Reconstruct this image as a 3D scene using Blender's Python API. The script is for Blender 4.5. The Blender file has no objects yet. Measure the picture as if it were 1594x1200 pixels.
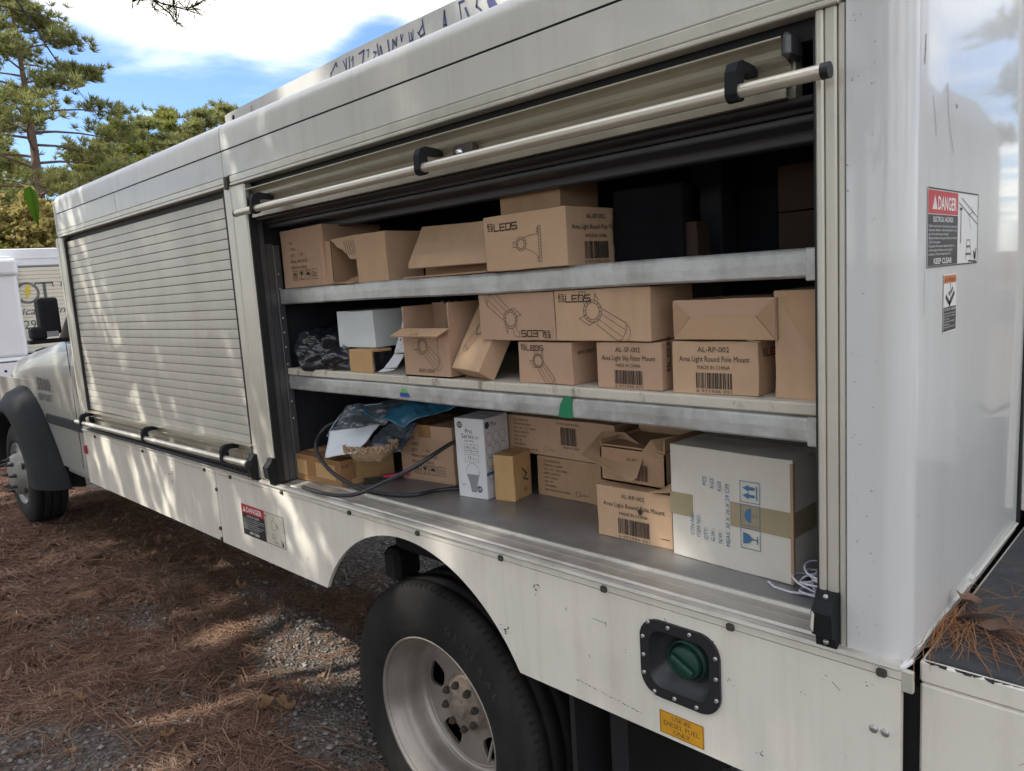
import bpy, bmesh, math, random
import numpy as np
from mathutils import Vector, Matrix, noise
from mathutils.geometry import tessellate_polygon

S = bpy.context.scene
COL = S.collection
rnd = random.Random(7)
rng = np.random.default_rng(7)

# ------------------------------------------------------------------ camera, sky, sun, exposure
cam = bpy.data.cameras.new('camera')
camo = bpy.data.objects.new('camera', cam)
COL.objects.link(camo)
_R = Vector((0.7155, 0.6958, -0.0632)); _D = Vector((0.0502, -0.1414, -0.9887)); _F = Vector((-0.6968, 0.7042, -0.1361))
camo.matrix_world = Matrix(((_R.x, -_D.x, -_F.x, 0.0), (_R.y, -_D.y, -_F.y, -1.2), (_R.z, -_D.z, -_F.z, 1.69), (0, 0, 0, 1)))
cam.sensor_width = 36.0
cam.lens = 1160 / 1594 * 36.0
cam.clip_start = 0.05
cam.clip_end = 3000
S.camera = camo

SUN_DIR = Vector((0.44, 0.87, -1.0)).normalized()      # direction the light travels
sun = bpy.data.lights.new('sun', 'SUN')
sun.energy = 2.7
sun.angle = math.radians(0.55)
sun.color = (1.0, 0.95, 0.86)
suno = bpy.data.objects.new('sun', sun)
COL.objects.link(suno)
suno.rotation_euler = SUN_DIR.to_track_quat('-Z', 'Y').to_euler()

W = bpy.data.worlds.new('World')
S.world = W
W.use_nodes = True
nt = W.node_tree
for n in list(nt.nodes):
    nt.nodes.remove(n)
def wn(t, **k):
    n = nt.nodes.new(t)
    for a, b in k.items():
        setattr(n, a, b)
    return n
sky = wn('ShaderNodeTexSky', sky_type='NISHITA', sun_disc=False)
sky.sun_elevation = math.asin(-SUN_DIR.z)
sky.sun_rotation = math.atan2(-SUN_DIR.x, -SUN_DIR.y)
sky.air_density = 1.0
sky.dust_density = 1.0
sky.ozone_density = 1.6
bg = wn('ShaderNodeBackground'); bg.inputs['Strength'].default_value = 0.15
out = wn('ShaderNodeOutputWorld')
tc = wn('ShaderNodeTexCoord')
sep = wn('ShaderNodeSeparateXYZ')
nt.links.new(tc.outputs['Generated'], sep.inputs[0])
def wmath(op, a, b=None, clamp=False):
    n = wn('ShaderNodeMath', operation=op, use_clamp=clamp)
    for i, v in enumerate((a, b)):
        if v is None: continue
        if isinstance(v, (int, float)): n.inputs[i].default_value = v
        else: nt.links.new(v, n.inputs[i])
    return n.outputs[0]
zc = wmath('MAXIMUM', sep.outputs[2], 0.03)
px = wmath('DIVIDE', sep.outputs[0], zc)
py = wmath('DIVIDE', sep.outputs[1], zc)
cmb = wn('ShaderNodeCombineXYZ')
nt.links.new(px, cmb.inputs[0]); nt.links.new(py, cmb.inputs[1])
n1 = wn('ShaderNodeTexNoise'); n1.inputs['Scale'].default_value = 0.55; n1.inputs['Detail'].default_value = 7; n1.inputs['Roughness'].default_value = 0.55
n1.inputs['Distortion'].default_value = 0.35
off = wn('ShaderNodeVectorMath', operation='ADD'); off.inputs[1].default_value = (3.1, 8.7, 2.3)
nt.links.new(cmb.outputs[0], off.inputs[0]); nt.links.new(off.outputs[0], n1.inputs['Vector'])
# one broad cloud bank towards the left of the view, scattered clouds elsewhere
def blob(cx, cy, sx, sy, amp):
    a = wmath('DIVIDE', wmath('SUBTRACT', px, cx), sx); b = wmath('DIVIDE', wmath('SUBTRACT', py, cy), sy)
    d = wmath('ADD', wmath('MULTIPLY', a, a), wmath('MULTIPLY', b, b))
    return wmath('MULTIPLY', wmath('POWER', 2.718, wmath('MULTIPLY', d, -1.0)), amp)
az = wmath('ARCTAN2', sep.outputs[1], sep.outputs[0])
def bank(a0, z0, sa, sz, amp):
    a = wmath('DIVIDE', wmath('SUBTRACT', az, math.radians(a0)), math.radians(sa)); b = wmath('DIVIDE', wmath('SUBTRACT', sep.outputs[2], z0), sz)
    return wmath('MULTIPLY', wmath('POWER', 2.718, wmath('MULTIPLY', wmath('ADD', wmath('MULTIPLY', a, a), wmath('MULTIPLY', b, b)), -1.0)), amp)
dens = wmath('ADD', n1.outputs['Fac'], bank(155, 0.352, 12, 0.068, 0.37))
dens = wmath('ADD', dens, bank(146, 0.315, 5, 0.03, 0.12))
dens = wmath('ADD', dens, bank(158.9, 0.217, 1.8, 0.010, 0.22))
dens = wmath('SUBTRACT', dens, bank(156, 0.17, 26, 0.10, 0.30))
dens = wmath('SUBTRACT', dens, bank(142.8, 0.312, 3.0, 0.03, 0.24))
dens = wmath('SUBTRACT', dens, bank(167, 0.30, 2.2, 0.05, 0.25))
ramp = wn('ShaderNodeMapRange'); ramp.interpolation_type = 'SMOOTHSTEP'
ramp.inputs['From Min'].default_value = 0.34; ramp.inputs['From Max'].default_value = 0.68
nt.links.new(dens, ramp.inputs['Value'])
skb = wn('ShaderNodeMixRGB', blend_type='MULTIPLY'); skb.inputs[0].default_value = 1.0
skb.inputs[2].default_value = (0.56, 0.66, 0.82, 1)
nt.links.new(sky.outputs[0], skb.inputs[1])
mixc = wn('ShaderNodeMixRGB'); mixc.inputs[2].default_value = (8.4, 7.9, 7.2, 1)
cf = wmath('MULTIPLY', ramp.outputs[0], 0.93)
nt.links.new(cf, mixc.inputs[0]); nt.links.new(skb.outputs[0], mixc.inputs[1])
nt.links.new(mixc.outputs[0], bg.inputs['Color']); nt.links.new(bg.outputs[0], out.inputs['Surface'])

S.view_settings.view_transform = 'Standard'
S.view_settings.look = 'None'
S.view_settings.exposure = 1.14
S.view_settings.gamma = 1.0
S.view_settings.use_curve_mapping = False
S.cycles.max_bounces = 8
S.cycles.diffuse_bounces = 4
S.cycles.transparent_max_bounces = 8

# ------------------------------------------------------------------ materials
def M(name, col, rough=0.5, metal=0.0, var=0.12, scale=6.0, bump=0.0, bscale=80.0, stain=None, stain_scale=5.0, stain_lo=0.55, stain_hi=0.7,
      chip=None, coat=0.0, island=0.0, stretch=None, spec=None, rvar=0.0, streak=None):
    m = bpy.data.materials.new(name); m.use_nodes = True
    t = m.node_tree; L = t.links
    b = t.nodes['Principled BSDF']
    b.inputs['Roughness'].default_value = rough; b.inputs['Metallic'].default_value = metal
    if coat: b.inputs['Coat Weight'].default_value = coat; b.inputs['Coat Roughness'].default_value = 0.05
    if spec is not None: b.inputs['Specular IOR Level'].default_value = spec
    g = t.nodes.new('ShaderNodeNewGeometry')
    vec = g.outputs['Position']
    if stretch:
        mp = t.nodes.new('ShaderNodeMapping'); mp.inputs['Scale'].default_value = stretch
        L.new(vec, mp.inputs[0]); vec = mp.outputs[0]
    n = t.nodes.new('ShaderNodeTexNoise'); n.inputs['Scale'].default_value = scale; n.inputs['Detail'].default_value = 6; n.inputs['Roughness'].default_value = 0.62
    L.new(vec, n.inputs['Vector'])
    mr = t.nodes.new('ShaderNodeMapRange'); mr.inputs['From Min'].default_value = 0.25; mr.inputs['From Max'].default_value = 0.75
    mr.inputs['To Min'].default_value = 1 - var; mr.inputs['To Max'].default_value = 1 + var
    L.new(n.outputs['Fac'], mr.inputs['Value'])
    vm = t.nodes.new('ShaderNodeVectorMath'); vm.operation = 'SCALE'; vm.inputs[0].default_value = col
    L.new(mr.outputs[0], vm.inputs['Scale'])
    c = vm.outputs[0]
    if island:
        mr2 = t.nodes.new('ShaderNodeMapRange'); mr2.inputs['To Min'].default_value = 1 - island; mr2.inputs['To Max'].default_value = 1 + island
        L.new(g.outputs['Random Per Island'], mr2.inputs['Value'])
        v2 = t.nodes.new('ShaderNodeVectorMath'); v2.operation = 'SCALE'
        L.new(c, v2.inputs[0]); L.new(mr2.outputs[0], v2.inputs['Scale']); c = v2.outputs[0]
    def layer(c, colr, sc, lo, hi, amt, st=None):
        nn = t.nodes.new('ShaderNodeTexNoise'); nn.inputs['Scale'].default_value = sc; nn.inputs['Detail'].default_value = 8; nn.inputs['Roughness'].default_value = 0.7
        vv = g.outputs['Position']
        if st:
            mp = t.nodes.new('ShaderNodeMapping'); mp.inputs['Scale'].default_value = st; L.new(vv, mp.inputs[0]); vv = mp.outputs[0]
        L.new(vv, nn.inputs['Vector'])
        r = t.nodes.new('ShaderNodeMapRange'); r.inputs['From Min'].default_value = lo; r.inputs['From Max'].default_value = hi; r.inputs['To Max'].default_value = amt
        L.new(nn.outputs['Fac'], r.inputs['Value'])
        mx = t.nodes.new('ShaderNodeMixRGB'); mx.inputs[2].default_value = (*colr, 1)
        L.new(r.outputs[0], mx.inputs[0]); L.new(c, mx.inputs[1])
        return mx.outputs[0], nn
    if stain: c, _ = layer(c, stain, stain_scale, stain_lo, stain_hi, 0.6, (1, 1, 0.35))
    if streak: c, _ = layer(c, streak, 1.0, .50, .80, .45, (22, 22, 1.1)); c, _ = layer(c, streak, 1.0, .58, .85, .14, (40, 40, 5.0))
    if chip: c, _ = layer(c, chip[0], chip[1], chip[2], chip[2] + 0.02, 0.8)
    L.new(c, b.inputs['Base Color'])
    if rvar:
        mr3 = t.nodes.new('ShaderNodeMapRange'); mr3.inputs['From Min'].default_value = 0.3; mr3.inputs['From Max'].default_value = 0.7
        mr3.inputs['To Min'].default_value = max(0.02, rough - rvar); mr3.inputs['To Max'].default_value = rough + rvar
        L.new(n.outputs['Fac'], mr3.inputs['Value']); L.new(mr3.outputs[0], b.inputs['Roughness'])
    if bump:
        n2 = t.nodes.new('ShaderNodeTexNoise'); n2.inputs['Scale'].default_value = bscale; n2.inputs['Detail'].default_value = 4
        L.new(vec, n2.inputs['Vector'])
        bp = t.nodes.new('ShaderNodeBump'); bp.inputs['Strength'].default_value = bump; bp.inputs['Distance'].default_value = 0.01
        L.new(n2.outputs['Fac'], bp.inputs['Height']); L.new(bp.outputs[0], b.inputs['Normal'])
    return m

def leafmat(name, c1, c2, c3, trans=0.35):
    m = bpy.data.materials.new(name); m.use_nodes = True
    t = m.node_tree; L = t.links
    t.nodes.remove(t.nodes['Principled BSDF'])
    o = t.nodes['Material Output']
    g = t.nodes.new('ShaderNodeNewGeometry')
    r = t.nodes.new('ShaderNodeValToRGB')
    r.color_ramp.elements[0].color = (*c1, 1); r.color_ramp.elements[1].color = (*c3, 1)
    e = r.color_ramp.elements.new(0.55); e.color = (*c2, 1)
    n = t.nodes.new('ShaderNodeTexNoise'); n.inputs['Scale'].default_value = 1.3
    L.new(g.outputs['Position'], n.inputs['Vector'])
    a = t.nodes.new('ShaderNodeMath'); a.operation = 'MULTIPLY_ADD'; a.inputs[1].default_value = 0.55
    s = t.nodes.new('ShaderNodeMath'); s.operation = 'MULTIPLY'; s.inputs[1].default_value = 0.5
    L.new(n.outputs['Fac'], s.inputs[0])
    L.new(g.outputs['Random Per Island'], a.inputs[0]); L.new(s.outputs[0], a.inputs[2]); L.new(a.outputs[0], r.inputs[0])
    d = t.nodes.new('ShaderNodeBsdfDiffuse'); tr = t.nodes.new('ShaderNodeBsdfTranslucent'); mx = t.nodes.new('ShaderNodeMixShader')
    mx.inputs[0].default_value = trans
    L.new(r.outputs[0], d.inputs[0]); L.new(r.outputs[0], tr.inputs[0]); L.new(d.outputs[0], mx.inputs[1]); L.new(tr.outputs[0], mx.inputs[2])
    L.new(mx.outputs[0], o.inputs['Surface'])
    return m

WHITE = M('white_paint', (0.76, 0.72, 0.63), 0.36, 0, 0.05, 2.5, bump=0.02, bscale=6, stain=(0.42, 0.38, 0.30), stain_scale=3.0, stain_lo=0.50, stain_hi=0.85, chip=((0.20, 0.17, 0.14), 26, 0.70), coat=0.2, streak=(0.50, 0.46, 0.38))
WHITEG = M('grey_white_paint', (0.60, 0.595, 0.535), 0.36, 0, 0.05, 2.0, bump=0.02, bscale=5, stain=(0.30, 0.29, 0.25), stain_scale=2.6, stain_lo=0.54, stain_hi=0.86, chip=((0.16, 0.14, 0.11), 30, 0.71), coat=0.15, streak=(0.42, 0.40, 0.33))
GLOSS = M('glossy_white_paint', (0.62, 0.625, 0.61), 0.30, 0, 0.03, 2.0, bump=0.012, bscale=3.0, chip=((0.22, 0.21, 0.20), 34, 0.71), coat=0.6, stain=(0.40, 0.39, 0.35), stain_scale=1.6, stain_lo=0.5, stain_hi=0.85, streak=(0.48, 0.47, 0.43))
ALU = M('anodised_aluminium', (0.60, 0.58, 0.50), 0.42, 0.45, 0.08, 4.0, streak=(0.42, 0.40, 0.32), stain=(0.30, 0.28, 0.22), stain_scale=4, stain_lo=0.52, stain_hi=0.85, rvar=0.08)
SLAT = M('shutter_aluminium', (0.56, 0.54, 0.47), 0.45, 0.25, 0.10, 3.0, streak=(0.40, 0.37, 0.30), stain=(0.36, 0.33, 0.27), stain_scale=3.0, stain_lo=0.50, stain_hi=0.85, chip=((0.12, 0.10, 0.08), 60, 0.72))
BARM = M('shutter_bar_aluminium', (0.46, 0.43, 0.34), 0.38, 0.6, 0.08, 5.0, stain=(0.25, 0.22, 0.16), stain_scale=5, stain_lo=0.55, stain_hi=0.85)
ROD = M('rod_aluminium', (0.66, 0.62, 0.52), 0.36, 0.6, 0.06, 9.0)
GALV = M('galvanised_steel', (0.52, 0.53, 0.52), 0.44, 0.65, 0.30, 16.0, bump=0.07, bscale=90, stain=(0.20, 0.195, 0.18), stain_scale=8, stain_lo=0.47, stain_hi=0.75, rvar=0.14, chip=((0.75, 0.75, 0.74), 55, 0.71))
STEELF = M('floor_steel', (0.33, 0.33, 0.325), 0.45, 0.55, 0.18, 7.0, bump=0.04, bscale=60, stain=(0.16, 0.155, 0.15), stain_scale=5, stain_lo=0.5, stain_hi=0.75, rvar=0.12)
SILL = M('sill_aluminium', (0.56, 0.53, 0.47), 0.42, 0.45, 0.2, 5.0, stretch=(1, 9, 9), stain=(0.20, 0.18, 0.15), stain_scale=5, stain_lo=0.47, stain_hi=0.72, rvar=0.1)
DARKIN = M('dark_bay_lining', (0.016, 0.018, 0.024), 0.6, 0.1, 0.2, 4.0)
UPR = M('grey_upright_steel', (0.10, 0.102, 0.105), 0.42, 0.5, 0.15, 6.0, rvar=0.08)
BOARD = M('worn_painted_board', (0.58, 0.54, 0.45), 0.75, 0, 0.12, 8.0, bump=0.15, bscale=60, stain=(0.09, 0.07, 0.05), stain_scale=22, stain_lo=0.56, stain_hi=0.64)
BLACKP = M('black_plastic', (0.018, 0.019, 0.021), 0.42, 0, 0.2, 12.0, bump=0.05, bscale=120)
BLACKF = M('textured_black_plastic', (0.012, 0.013, 0.015), 0.7, 0, 0.15, 10.0, spec=0.25, bump=0.12, bscale=260)
RUBBER = M('tyre_rubber', (0.011, 0.0105, 0.010), 0.8, 0, 0.35, 9.0, bump=0.12, bscale=90, stain=(0.055, 0.048, 0.042), stain_scale=6, stain_lo=0.50, stain_hi=0.85, spec=0.3)
SEAL = M('black_seal', (0.012, 0.012, 0.013), 0.6, 0, 0.1)
CHASS = M('dark_chassis', (0.008, 0.008, 0.009), 0.8, 0.0, 0.3, 8.0)
RIM = M('rim_steel', (0.34, 0.305, 0.265), 0.42, 0.6, 0.18, 9.0, bump=0.04, bscale=70, stain=(0.20, 0.17, 0.14), stain_scale=9, stain_lo=0.5, stain_hi=0.8, rvar=0.1)
HUB = M('rusty_hub', (0.26, 0.21, 0.17), 0.7, 0.4, 0.3, 40.0, bump=0.4, bscale=120)
CHROME = M('chrome', (0.70, 0.70, 0.72), 0.30, 1.0, 0.03)
SCREW = M('screw_steel', (0.45, 0.44, 0.42), 0.4, 0.8, 0.1)
DSCREW = M('dark_fastener', (0.07, 0.06, 0.05), 0.6, 0.3, 0.3)
GREENC = M('green_fuel_cap', (0.012, 0.058, 0.043), 0.5, 0, 0.15, 20.0)
YELLOW = M('yellow_label', (0.62, 0.30, 0.015), 0.5, 0, 0.15, 20.0, stain=(0.2, 0.1, 0.03), stain_scale=30, stain_lo=0.6, stain_hi=0.8)
RED = M('decal_red', (0.48, 0.03, 0.035), 0.4, 0, 0.06)
ORANGE = M('decal_orange', (0.62, 0.17, 0.03), 0.4, 0, 0.06)
DBLACK = M('decal_black', (0.020, 0.022, 0.026), 0.4, 0, 0.08)
DWHITE = M('decal_white', (0.72, 0.72, 0.70), 0.4, 0, 0.04)
DWHITE2 = M('decal_faded_white', (0.58, 0.54, 0.44), 0.5, 0, 0.08)
GLASS = M('dark_window_glass', (0.01, 0.012, 0.014), 0.04, 0, 0.05, coat=0.5)
GREENT = M('green_tape', (0.01, 0.20, 0.085), 0.4, 0, 0.06)
BLUET = M('blue_tape', (0.02, 0.06, 0.32), 0.5, 0, 0.06)
LGREEN = M('bright_green_tape', (0.12, 0.45, 0.05), 0.5, 0, 0.06)
GRIP = M('grip_sheet', (0.045, 0.047, 0.05), 0.85, 0, 0.3, 25.0, bump=0.6, bscale=420, stain=(0.10, 0.10, 0.10), stain_scale=14, stain_lo=0.5, stain_hi=0.8)
REDL = M('red_marker_lens', (0.35, 0.02, 0.03), 0.25, 0, 0.1)
RUST = M('rusty_steel', (0.22, 0.10, 0.05), 0.8, 0.1, 0.4, 30.0)
CARDS = [M('cardboard_%s' % k, c, 0.82, 0, 0.07, 5.0, bump=0.05, bscale=25, stain=tuple(v * 0.62 for v in c), stain_scale=7, stain_lo=0.50, stain_hi=0.80, spec=0.25)
         for k, c in (('tan', (0.50, 0.330, 0.200)), ('pale', (0.54, 0.365, 0.232)), ('brown', (0.42, 0.270, 0.162)), ('pinkish', (0.48, 0.315, 0.210)))]
CARDO = M('cardboard_orange', (0.52, 0.325, 0.150), 0.7, 0, 0.12, 9.0, bump=0.05, bscale=25, spec=0.25)
CARDD = M('cardboard_dark', (0.055, 0.037, 0.027), 0.82, 0, 0.1, 6.0, spec=0.2)  # dim light at the back of the shelf put into the board colour
CARDW = M('white_carton_board', (0.64, 0.60, 0.53), 0.7, 0, 0.05, 4.0, bump=0.05, bscale=25, stain=(0.42, 0.36, 0.28), stain_scale=7, stain_lo=0.6, stain_hi=0.85)
BULBW = M('glossy_white_carton', (0.70, 0.70, 0.71), 0.35, 0, 0.03, 5.0)
FOAMW = M('white_carton_smooth', (0.62, 0.66, 0.66), 0.55, 0, 0.04, 5.0)
TAPE = M('packing_tape', (0.36, 0.30, 0.19), 0.22, 0, 0.1, 9.0)
TAPEB = M('brown_tape', (0.33, 0.18, 0.08), 0.25, 0, 0.12, 9.0)
INK = M('black_print', (0.035, 0.026, 0.020), 0.7, 0, 0.1)
INKL = M('fine_brown_print', (0.14, 0.085, 0.050), 0.7, 0, 0.1)
INKB = M('blue_print', (0.05, 0.16, 0.30), 0.6, 0, 0.15, 30.0)
INKG = M('grey_print', (0.28, 0.28, 0.29), 0.6, 0, 0.1)
PAPER = M('white_paper', (0.66, 0.69, 0.73), 0.6, 0, 0.04)
BLUEBAG = M('blue_plastic', (0.02, 0.12, 0.20), 0.3, 0, 0.15, 12.0, coat=0.3)
CLEARBAG = M('smoky_plastic', (0.07, 0.085, 0.10), 0.22, 0, 0.15, 12.0, coat=0.4)  # dark hollow inside the clear bag put into the film colour
BLACKBAG = M('black_plastic_film', (0.010, 0.012, 0.018), 0.28, 0, 0.2, 14.0, bump=0.5, bscale=26, coat=0.6)
BURLAP = M('woven_jute', (0.52, 0.36, 0.22), 0.9, 0, 0.25, 60.0, bump=1.0, bscale=220)
CABLEB = M('black_hose', (0.02, 0.021, 0.023), 0.35, 0, 0.1)
CABLEW = M('white_cable', (0.62, 0.62, 0.70), 0.4, 0, 0.05)
PINKP = M('red_handle', (0.50, 0.03, 0.09), 0.45, 0, 0.05)
BARK = M('pine_bark', (0.15, 0.10, 0.075), 0.9, 0, 0.35, 7.0, bump=0.8, bscale=14, stretch=(1, 1, 0.35))
TWIG = M('twig_bark', (0.05, 0.045, 0.04), 0.9, 0, 0.3, 20.0)
BOOMW = M('weathered_boom_white', (0.52, 0.52, 0.50), 0.5, 0, 0.12, 2.0, stain=(0.25, 0.24, 0.22), stain_scale=2.5, stain_lo=0.5, stain_hi=0.8)
NAVY = M('navy_lettering', (0.05, 0.06, 0.17), 0.5, 0, 0.2, 40.0)
CREAM = M('cream_shutter_paint', (0.62, 0.58, 0.48), 0.5, 0, 0.05, 3.0)
BWHITE = M('white_fibreglass', (0.70, 0.71, 0.74), 0.4, 0, 0.04, 3.0)
NEEDLE = leafmat('green_needles', (0.10, 0.12, 0.042), (0.25, 0.265, 0.10), (0.44, 0.42, 0.19), 0.5)
NEEDLEY = leafmat('sunny_yellow_green_leaves', (0.11, 0.14, 0.035), (0.25, 0.27, 0.07), (0.42, 0.40, 0.13), 0.45)
AUTUMN = leafmat('golden_leaves', (0.16, 0.17, 0.05), (0.36, 0.31, 0.11), (0.52, 0.39, 0.19), 0.45)
STRAWM = leafmat('dry_needles', (0.065, 0.038, 0.028), (0.22, 0.132, 0.094), (0.58, 0.40, 0.28), 0.15)
DLEAF = leafmat('dead_leaves', (0.08, 0.052, 0.040), (0.20, 0.13, 0.098), (0.40, 0.27, 0.19), 0.15)
GREENL = leafmat('fresh_leaf', (0.06, 0.14, 0.015), (0.09, 0.19, 0.02), (0.12, 0.24, 0.03), 0.5)
PEBBLE = M('gravel_stone', (0.22, 0.20, 0.185), 0.85, 0, 0.2, 5.0, island=0.5)
# ------------------------------------------------------------------ mesh helpers
WL = {}                                  # world location of every object built
class MB:
    def __init__(s): s.v = []; s.f = []; s.m = []; s.sm = []; s.cur = 0
    def add(s, vs, fs, smooth=False, mi=None):
        o = len(s.v); s.v += [tuple(p) for p in vs]
        for f in fs:
            s.f.append(tuple(i + o for i in f)); s.m.append(s.cur if mi is None else mi); s.sm.append(smooth)
        return s
    def box(s, x0, x1, y0, y1, z0, z1, bev=0.0, mat=None, seg=1):
        bm = bmesh.new()
        vs = [bm.verts.new(p) for p in ((x0, y0, z0), (x1, y0, z0), (x1, y1, z0), (x0, y1, z0), (x0, y0, z1), (x1, y0, z1), (x1, y1, z1), (x0, y1, z1))]
        for f in ((3, 2, 1, 0), (4, 5, 6, 7), (0, 1, 5, 4), (1, 2, 6, 5), (2, 3, 7, 6), (3, 0, 4, 7)): bm.faces.new([vs[i] for i in f])
        if bev > 0: bmesh.ops.bevel(bm, geom=list(bm.edges), offset=bev, segments=seg, affect='EDGES', profile=0.5)
        bm.verts.index_update()
        s.add([(mat @ v.co) if mat else v.co for v in bm.verts], [[v.index for v in f.verts] for f in bm.faces], smooth=False)
        bm.free(); return s
    def prism(s, poly, a, b, axis='x', smooth=False, caps=True):
        """polygon of 2-D points extruded from a to b: axis x -> (y,z), y -> (x,z), z -> (x,y)"""
        def P(p, t): return (t, p[0], p[1]) if axis == 'x' else ((p[0], t, p[1]) if axis == 'y' else (p[0], p[1], t))
        n = len(poly); vs = [P(p, a) for p in poly] + [P(p, b) for p in poly]
        s.add(vs, [(i, (i + 1) % n, n + (i + 1) % n, n + i) for i in range(n)], smooth)
        if caps:
            tri = tessellate_polygon([[Vector((p[0], p[1], 0)) for p in poly]])
            s.add(vs, [tuple(t) for t in tri] + [tuple(n + i for i in t) for t in tri], False)
        return s
    def sheet(s, prof, a, b, axis='x', smooth=True, n=1):
        """open profile swept from a to b"""
        def P(p, t): return (t, p[0], p[1]) if axis == 'x' else ((p[0], t, p[1]) if axis == 'y' else (p[0], p[1], t))
        k = len(prof); vs = []
        for j in range(n + 1): vs += [P(p, a + (b - a) * j / n) for p in prof]
        s.add(vs, [(j * k + i, j * k + i + 1, (j + 1) * k + i + 1, (j + 1) * k + i) for j in range(n) for i in range(k - 1)], smooth)
        return s
    def plate(s, outer, holes, t0, t1, axis='y'):
        """flat plate with holes, thickness t0..t1 along axis"""
        def P(p, t): return (p[0], t, p[1]) if axis == 'y' else ((t, p[0], p[1]) if axis == 'x' else (p[0], p[1], t))
        loops = [outer] + holes
        allp = [p for l in loops for p in l]
        tri = tessellate_polygon([[Vector((p[0], p[1], 0)) for p in l] for l in loops])
        n = len(allp); vs = [P(p, t0) for p in allp] + [P(p, t1) for p in allp]
        s.add(vs, [tuple(t) for t in tri] + [tuple(n + i for i in t) for t in tri])
        o = 0
        for l in loops:
            k = len(l); s.add(vs, [(o + i, o + (i + 1) % k, n + o + (i + 1) % k, n + o + i) for i in range(k)]); o += k
        return s
    def tube(s, pts, r, n=8, caps=True, smooth=True):
        pts = [Vector(p) for p in pts]; rs = r if isinstance(r, (list, tuple)) else [r] * len(pts)
        d = (pts[1] - pts[0]).normalized(); u = d.orthogonal().normalized(); vs = []
        for i, p in enumerate(pts):
            a = pts[max(i - 1, 0)]; b = pts[min(i + 1, len(pts) - 1)]
            d = (b - a).normalized() if (b - a).length > 1e-9 else d
            u = (u - d * u.dot(d)); u = u.normalized() if u.length > 1e-6 else d.orthogonal().normalized()
            w = d.cross(u)
            vs += [p + (u * math.cos(2 * math.pi * k / n) + w * math.sin(2 * math.pi * k / n)) * rs[i] for k in range(n)]
        m = len(pts)
        s.add(vs, [(i * n + k, i * n + (k + 1) % n, (i + 1) * n + (k + 1) % n, (i + 1) * n + k) for i in range(m - 1) for k in range(n)], smooth)
        if caps: s.add(vs, [tuple(range(n - 1, -1, -1)), tuple((m - 1) * n + k for k in range(n))])
        return s
    def lathe(s, prof, center, n=48, axis='y', smooth=True, a0=0.0, a1=2 * math.pi):
        """profile [(radius, offset along axis)] turned about the axis through center"""
        c = Vector(center); vs = []; full = abs(a1 - a0 - 2 * math.pi) < 1e-6; cnt = n if full else n + 1
        for j in range(cnt):
            a = a0 + (a1 - a0) * j / n; ca, sa = math.cos(a), math.sin(a)
            for r, o in prof:
                vs.append(c + (Vector((r * ca, o, r * sa)) if axis == 'y' else (Vector((r * ca, r * sa, o)) if axis == 'z' else Vector((o, r * ca, r * sa)))))
        k = len(prof)
        s.add(vs, [(j * k + i, j * k + i + 1, ((j + 1) % cnt) * k + i + 1, ((j + 1) % cnt) * k + i) for j in range(n) for i in range(k - 1)], smooth)
        return s
    def xf(s, M4, start=0):
        s.v = s.v[:start] + [tuple(M4 @ Vector(p)) for p in s.v[start:]]; return s

def tagp(o, label=None, cat=None, group=None, kind=None):
    if label: o['label'] = label
    if cat: o['category'] = cat
    if group: o['group'] = group
    if kind: o['kind'] = kind
    return o
def setparent(o, parent, wloc):
    WL[o.name] = Vector(wloc)
    if parent is not None:
        o.parent = parent; o.location = Vector(wloc) - WL[parent.name]
    else: o.location = wloc
def link_mesh(name, me, mats, parent=None, wloc=(0, 0, 0), **tags):
    o = bpy.data.objects.new(name, me); COL.objects.link(o)
    for m in (mats if isinstance(mats, (list, tuple)) else [mats]): me.materials.append(m)
    setparent(o, parent, wloc)
    return tagp(o, **tags)
def obj(name, mb, mats, parent=None, origin=None, **tags):
    me = bpy.data.meshes.new(name)
    a = np.array(mb.v, dtype=float)
    c = np.array(origin, float) if origin is not None else (a.min(0) + a.max(0)) / 2
    me.from_pydata([tuple(p) for p in (a - c)], [], mb.f)
    me.polygons.foreach_set('material_index', mb.m)
    me.polygons.foreach_set('use_smooth', mb.sm)
    bm = bmesh.new(); bm.from_mesh(me); bmesh.ops.recalc_face_normals(bm, faces=bm.faces); bm.to_mesh(me); bm.free()
    me.update()
    return link_mesh(name, me, mats, parent, c, **tags)
def empty(name, loc, label=None, cat=None, group=None, parent=None):
    o = bpy.data.objects.new(name, None); COL.objects.link(o); o.empty_display_size = 0.1
    setparent(o, parent, loc); return tagp(o, label, cat, group)
def copy_part(o, d, parent):
    """copy of a part moved by the world vector d"""
    c = o.copy(); COL.objects.link(c); setparent(c, parent, WL[o.name] + Vector(d)); return c
def tri_mesh(name, verts, faces, mats, parent=None, smooth=False, wloc=(0, 0, 0), **tags):
    """numpy mesh of triangles or quads"""
    me = bpy.data.meshes.new(name)
    verts = np.asarray(verts, float) - np.array(wloc); faces = np.asarray(faces, np.int32); k = faces.shape[1]
    me.vertices.add(len(verts)); me.vertices.foreach_set('co', verts.ravel())
    me.loops.add(faces.size); me.loops.foreach_set('vertex_index', faces.ravel())
    me.polygons.add(len(faces)); me.polygons.foreach_set('loop_start', np.arange(0, faces.size, k, dtype=np.int32))
    me.update(calc_edges=True)
    if smooth: me.polygons.foreach_set('use_smooth', np.ones(len(faces), bool))
    return link_mesh(name, me, mats, parent, wloc, **tags)

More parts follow.
